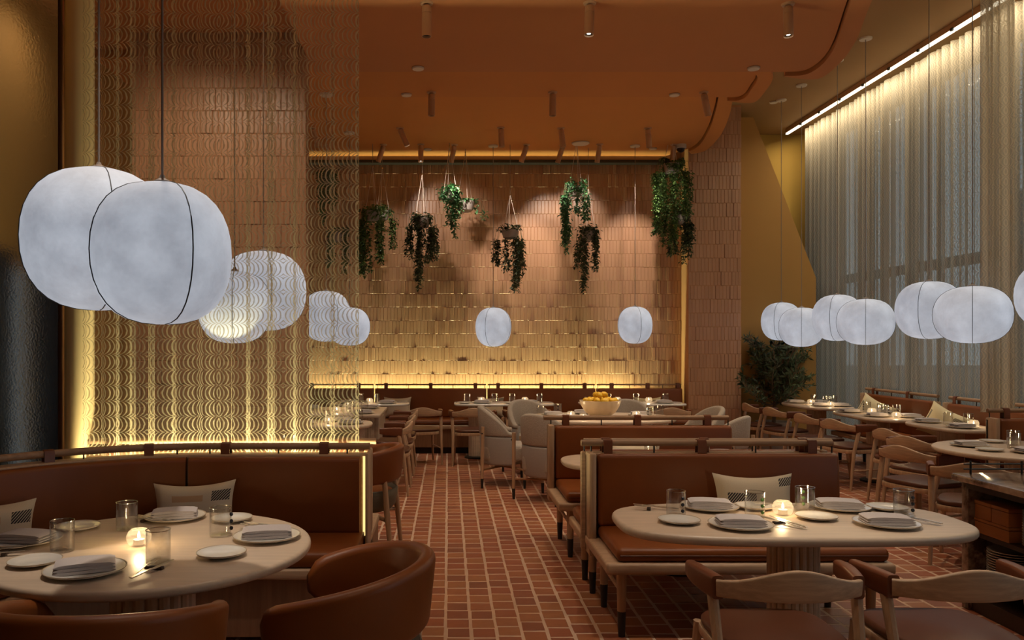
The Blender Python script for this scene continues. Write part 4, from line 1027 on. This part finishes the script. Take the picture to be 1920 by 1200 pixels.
RM = MB().box(-0.036, 0.036, -0.009, 0.009, 0, 0.012).mesh('cutlery_rest', bevel=0.003); RM.materials.append(MATS['dark_wood'])
def cutlery(x, y, deg, where):
    a = radians(deg); R_ = Matrix.Rotation(a, 4, 'Z')
    def at(dx, dy, z=0): v = R_ @ Vector((dx, dy, 0)); return (x+v.x, y+v.y, TZ+z)
    o = put('cutlery_rest', RM, None, at(0, 0.03), (0, 0, a)); tag(o, 'small dark cutlery rest ' + where, 'cutlery rest', 'cutlery rests')
    o = put('fork', FM, None, at(-0.017, 0, 0.008), (0.05, 0, a+0.12)); tag(o, 'steel fork lying on a dark rest ' + where, 'fork', 'forks')
    o = put('knife', KM, None, at(0.017, 0, 0.008), (0.05, 0, a-0.10)); tag(o, 'steel knife lying on a dark rest ' + where, 'knife', 'knives')
def dinner(x, y, deg, where):
    plate_big((x, y, TZ), 0, 'dinner plate under a napkin ' + where, 'dinner plates')
    nap((x, y, TZ+0.0105), radians(deg), 'folded grey napkin ' + where, 'folded napkins')
def side(x, y, where): plate_small((x, y, TZ), 0, 'small white side plate ' + where, 'side plates')
def glass(x, y, where, g=False, rz=0): {1: glass_g, 0: glass_d, 2: glass_p}[int(g)]((x, y, TZ), rz, {1: 'tumbler with green beads ', 0: 'tumbler with dark beads ', 2: 'plain clear tumbler '}[int(g)] + where, 'glass tumblers')
def candle(x, y, where, p=2.2):
    cand((x, y, TZ), random.uniform(0, 1), 'glowing cut glass candle holder ' + where, 'candle holders')
    point((x, y, TZ+0.085), p*0.6, (1.0, 0.70, 0.36), 0.015)
# curved booth table
w = 'on the round booth table'
dinner(-1.27, 2.80, 22, w+', nearest the camera'); dinner(-1.25, 3.66, 14, w+', in front of the patched pillow')
dinner(-0.745, 3.29, 12, w+', at its right edge'); dinner(-1.70, 3.22, -8, w+', at its left edge')
side(-0.855, 3.02, w+', front right'); side(-1.60, 3.46, w+', back left'); side(-1.50, 2.905, w+', front left'); side(-0.98, 3.62, w+', back right')
glass(-1.385, 3.45, w+', left of the pillow', 2); glass(-1.49, 3.09, w+', far left', 2); glass(-0.95, 3.34, w+', right', rz=1.2); glass(-1.065, 2.94, w+', nearest the camera', 2)
candle(-1.225, 3.17, w, 3.0)
cutlery(-1.05, 2.81, -14, w+', front'); cutlery(-1.71, 3.03, -75, w+', left'); cutlery(-1.33, 3.60, 70, w+', back'); cutlery(-0.80, 3.47, 78, w+', right')
# right foreground table
w = 'on the right foreground table'
dinner(1.28, 3.50, -6, w+', front left'); dinner(1.27, 3.885, -10, w+', back left'); dinner(1.935, 3.53, -8, w+', front right'); dinner(1.90, 3.88, -12, w+', back right')
side(1.035, 3.58, w+', at the left end'); side(1.49, 3.885, w+', before the pillow'); side(1.685, 3.66, w+', right of the candle'); side(2.12, 3.86, w+', at the right end')
glass(1.06, 3.72, w+', leftmost'); glass(1.415, 3.69, w+', left of the candle', True); glass(1.70, 3.81, w+', right of the candle', True, 2.4); glass(2.13, 3.74, w+', rightmost')
candle(1.565, 3.74, w, 2.4)
cutlery(1.49, 3.54, 28, w+', front middle'); cutlery(1.00, 3.86, 75, w+', back left corner'); cutlery(2.10, 3.60, 40, w+', right'); cutlery(1.60, 3.93, 80, w+', back middle')
# the other tables: places named as seen from the camera
def lay(w, pts, glasses, candles, p=1.6, sides=()):
    for x, y, nm in pts: dinner(x, y, random.uniform(-14, 14), w+', '+nm)
    for x, y, nm in glasses: glass(x, y, w+', '+nm, 2 if random.random() < 0.6 else 0, random.uniform(0, 6))
    for x, y, nm in sides: side(x, y, w+', '+nm)
    for x, y, nm in candles: candle(x, y, w+(', '+nm if nm else ''), p)
lay('on the table between the middle benches', [(1.2, 5.37, 'front left'), (1.95, 5.37, 'front right'), (1.2, 5.70, 'back left'), (1.95, 5.70, 'back right')],
    [(1.42, 5.6, 'left'), (1.76, 5.52, 'right')], [(1.50, 5.50, '')], 2.2)
lay('on the round table behind the lace', [(-1.45, 5.85, 'left'), (-0.92, 5.9, 'right'), (-1.2, 6.25, 'back')], [(-1.2, 6.02, 'middle')], [(-1.08, 6.1, '')])
lay('on the fluted table by the lace edge', [(-0.98, 8.02, 'right'), (-1.45, 8.0, 'left'), (-1.1, 8.3, 'back')], [(-1.25, 8.2, 'middle'), (-0.92, 8.25, 'right')], [(-1.2, 8.05, '')])
lay('on the rectangular table by the aisle', [(-0.98, 9.20, 'front right'), (-0.98, 9.95, 'back right'), (-1.7, 9.3, 'front left'), (-1.7, 9.9, 'back left')],
    [(-1.15, 9.42, 'front'), (-1.2, 9.8, 'back'), (-1.0, 9.6, 'right')], [(-1.3, 9.35, 'front'), (-1.25, 9.98, 'back')])
lay('on the corner table by the back bench', [(-0.82, 10.78, 'right'), (-1.35, 10.8, 'left')], [(-0.98, 10.95, 'right'), (-1.2, 10.98, 'left'), (-1.28, 11.02, 'far left')], [(-1.06, 10.82, '')])
lay('on the white table left of the fruit bowl', [(0.46, 10.82, 'left'), (1.10, 10.82, 'right')], [(0.26, 10.95, 'leftmost'), (0.64, 11.0, 'second from left'), (0.88, 10.98, 'third from left'), (1.26, 11.0, 'rightmost')], [(0.46, 11.02, 'left'), (1.06, 11.02, 'right')],
    sides=[(0.22, 10.74, 'left end'), (0.84, 10.74, 'middle')])
lay('on the white table near the pillar', [(2.36, 10.82, 'left'), (2.92, 10.82, 'right')], [(2.20, 11.0, 'leftmost'), (2.58, 10.98, 'middle'), (2.99, 11.0, 'rightmost')], [(2.34, 11.03, 'left'), (2.76, 11.0, 'right')])
lay('on the fruit bowl table', [(1.18, 8.95, 'far left'), (2.15, 8.95, 'far right'), (1.25, 8.52, 'near left'), (2.05, 8.5, 'near right'), (1.55, 9.18, 'back middle')],
    [(1.02, 8.8, 'leftmost'), (1.25, 9.12, 'back left'), (2.2, 8.7, 'right'), (2.34, 8.85, 'rightmost')], [(1.34, 8.72, 'left'), (2.06, 8.74, 'right'), (1.42, 8.40, 'front left'), (1.98, 8.38, 'front right')], 0.8)
lay('on the farthest window table', [(4.72, 10.86, 'back left'), (4.80, 10.30, 'front left'), (5.02, 10.8, 'back right'), (5.02, 10.25, 'front right')], [(4.9, 10.7, 'back'), (4.93, 10.42, 'middle'), (5.05, 10.48, 'right')], [(4.80, 10.58, 'left'), (4.86, 10.16, 'front')])
lay('on the middle window table', [(4.70, 9.36, 'back left'), (4.72, 8.80, 'front left'), (5.02, 9.3, 'back right'), (5.02, 8.70, 'front right')], [(4.92, 9.40, 'back'), (4.95, 9.14, 'middle'), (5.02, 8.95, 'right'), (4.9, 8.98, 'front')], [(4.84, 9.14, 'back'), (4.83, 8.62, 'front')])
lay('on the third window table', [(4.88, 8.15, 'back'), (4.90, 7.62, 'front')], [(4.97, 7.95, 'middle'), (5.10, 7.84, 'right')], [(5.06, 7.70, '')])
lay('on the round table at the right edge', [(4.28, 5.86, 'front'), (4.08, 6.25, 'left'), (4.7, 6.3, 'right')], [(4.33, 6.12, 'front'), (4.45, 6.3, 'back')], [(4.47, 5.95, '')], 2.0, sides=[(4.05, 5.98, 'front left'), (4.42, 6.5, 'back')])
# fruit bowl
fb = thing('fruit_bowl', 'large pale stone bowl of citrus fruit on the oval table', 'bowl', (1.66, 8.72, TZ))
MB().lathe([(0.085, 0), (0.10, 0.008), (0.165, 0.06), (0.205, 0.125), (0.225, 0.185), (0.215, 0.187), (0.195, 0.13), (0.155, 0.07), (0.001, 0.03)], 40).build('bowl', 'stone_bowl', fb, angle=60)
rs = random.Random(5)
def lem_mesh(sz):
    me = MB().lathe([(0.002, -0.046), (0.008, -0.041), (0.024, -0.030), (0.033, 0), (0.024, 0.030), (0.008, 0.041), (0.002, 0.046)], 14).mesh('lemon', angle=80); me.materials.append(MATS['lemon']); return me
LM = lem_mesh(1); spots = []
for k, (x, y) in enumerate([(0.0, 0.0), (0.08, 0.02), (-0.08, 0.0), (0.04, -0.08), (-0.05, -0.09), (0.15, -0.02), (-0.15, -0.01), (0.11, 0.10), (-0.10, 0.09), (0.0, 0.12), (0.12, -0.11), (-0.13, -0.09), (0.02, -0.15), (0.05, 0.03), (-0.04, 0.02), (-0.02, -0.04)]):
    r2 = sqrt(x*x+y*y); z = 0.205 - 0.35*r2*r2 + (0.055 if k > 12 else 0)
    o = put('lemon', LM, None, (1.66+x, 8.72+y, TZ+z-0.012), (pi/2+rs.uniform(-0.4, 0.4), rs.uniform(-0.5, 0.5), rs.uniform(0, 6)))
    tag(o, 'yellow lemon heaped in the pale stone bowl', 'lemon', 'lemons in the stone bowl')
    base = MB
# ---- marble topped service counter at the right edge (open side faces the aisle)
sc = thing('service_counter', 'marble topped service counter with open shelves at the right edge', 'counter', (3.03, 3.0, 0))
MB().box(-0.04, 0.62, -0.3, 1.76, 0.745, 0.785).build('countertop', 'marble', sc, bevel=0.010)
MB().box(0.0, 0.58, 1.66, 1.72, 0, 0.745).build('end_panel', 'marble', sc, bevel=0.004)
MB().box(0.52, 0.58, -0.3, 1.66, 0.0, 0.745).build('back_panel', 'dark_wood', sc)
MB().box(0.02, 0.52, -0.3, 1.66, 0.0, 0.09).build('plinth', 'dark_wood', sc)
MB().box(0.03, 0.52, -0.3, 1.66, 0.435, 0.46).build('shelf', 'dark_wood', sc)
MB().box(0.03, 0.52, -0.3, 1.66, 0.20, 0.225).build('shelf', 'dark_wood', sc)
MB().box(-0.01, 0.52, -0.3, 1.66, 0.71, 0.745).build('apron', 'dark_wood', sc)
rp = [(0.04, 1.70), (0.34, 1.70), (0.58, 1.70)]
for z in (0.815, 0.845): MB().tube([(0.0, 1.70, z), (0.60, 1.70, z)], 0.0045, 8).build('gallery_rail', 'black_metal', sc)
for x, y in rp: MB().tube([(x, y, 0.784), (x, y, 0.862)], 0.006, 8).build('gallery_post', 'black_metal', sc)
def wbox(x, y, z, w, d, h, label):
    t = thing('wooden_box', label, 'box', (x, y, z), 0, 'wooden boxes on the counter shelf')
    MB().box(0, w, 0, d, 0, h*0.78).build('body', 'box_wood', t, bevel=0.004); MB().box(-0.002, w+0.002, -0.002, d+0.002, h*0.80, h).build('lid', 'box_wood', t, bevel=0.004)
wbox(3.06, 4.365, 0.4605, 0.24, 0.285, 0.085, 'lower wooden box on the upper shelf of the service counter')
wbox(3.06, 4.51, 0.5465, 0.24, 0.138, 0.10, 'upper wooden box, farther one, on the service counter shelf')
wbox(3.06, 4.367, 0.5465, 0.24, 0.138, 0.10, 'upper wooden box, nearer one, on the service counter shelf')
sp_me = MB().lathe([(0.07, 0), (0.08, 0.003), (0.118, 0.012), (0.12, 0.0155), (0.116, 0.016), (0.078, 0.007), (0.001, 0.006)], 36).mesh('stacked_plate', angle=60); sp_me.materials.append(MATS['ceramic'])
for x, y, z, n, where in [(3.185, 4.235, 0.4605, 14, 'tall plate stack beside the wooden boxes'), (3.185, 4.52, 0.2255, 11, 'plate stack on the lower counter shelf, far one'), (3.185, 4.26, 0.2255, 8, 'plate stack on the lower counter shelf, near one')]:
    for k in range(n):
        o = put('stacked_plate', sp_me, None, (x, y, z+0.0142*k)); tag(o, '%s plate from the bottom of the %s' % (ORD[k], where), 'plate', where)
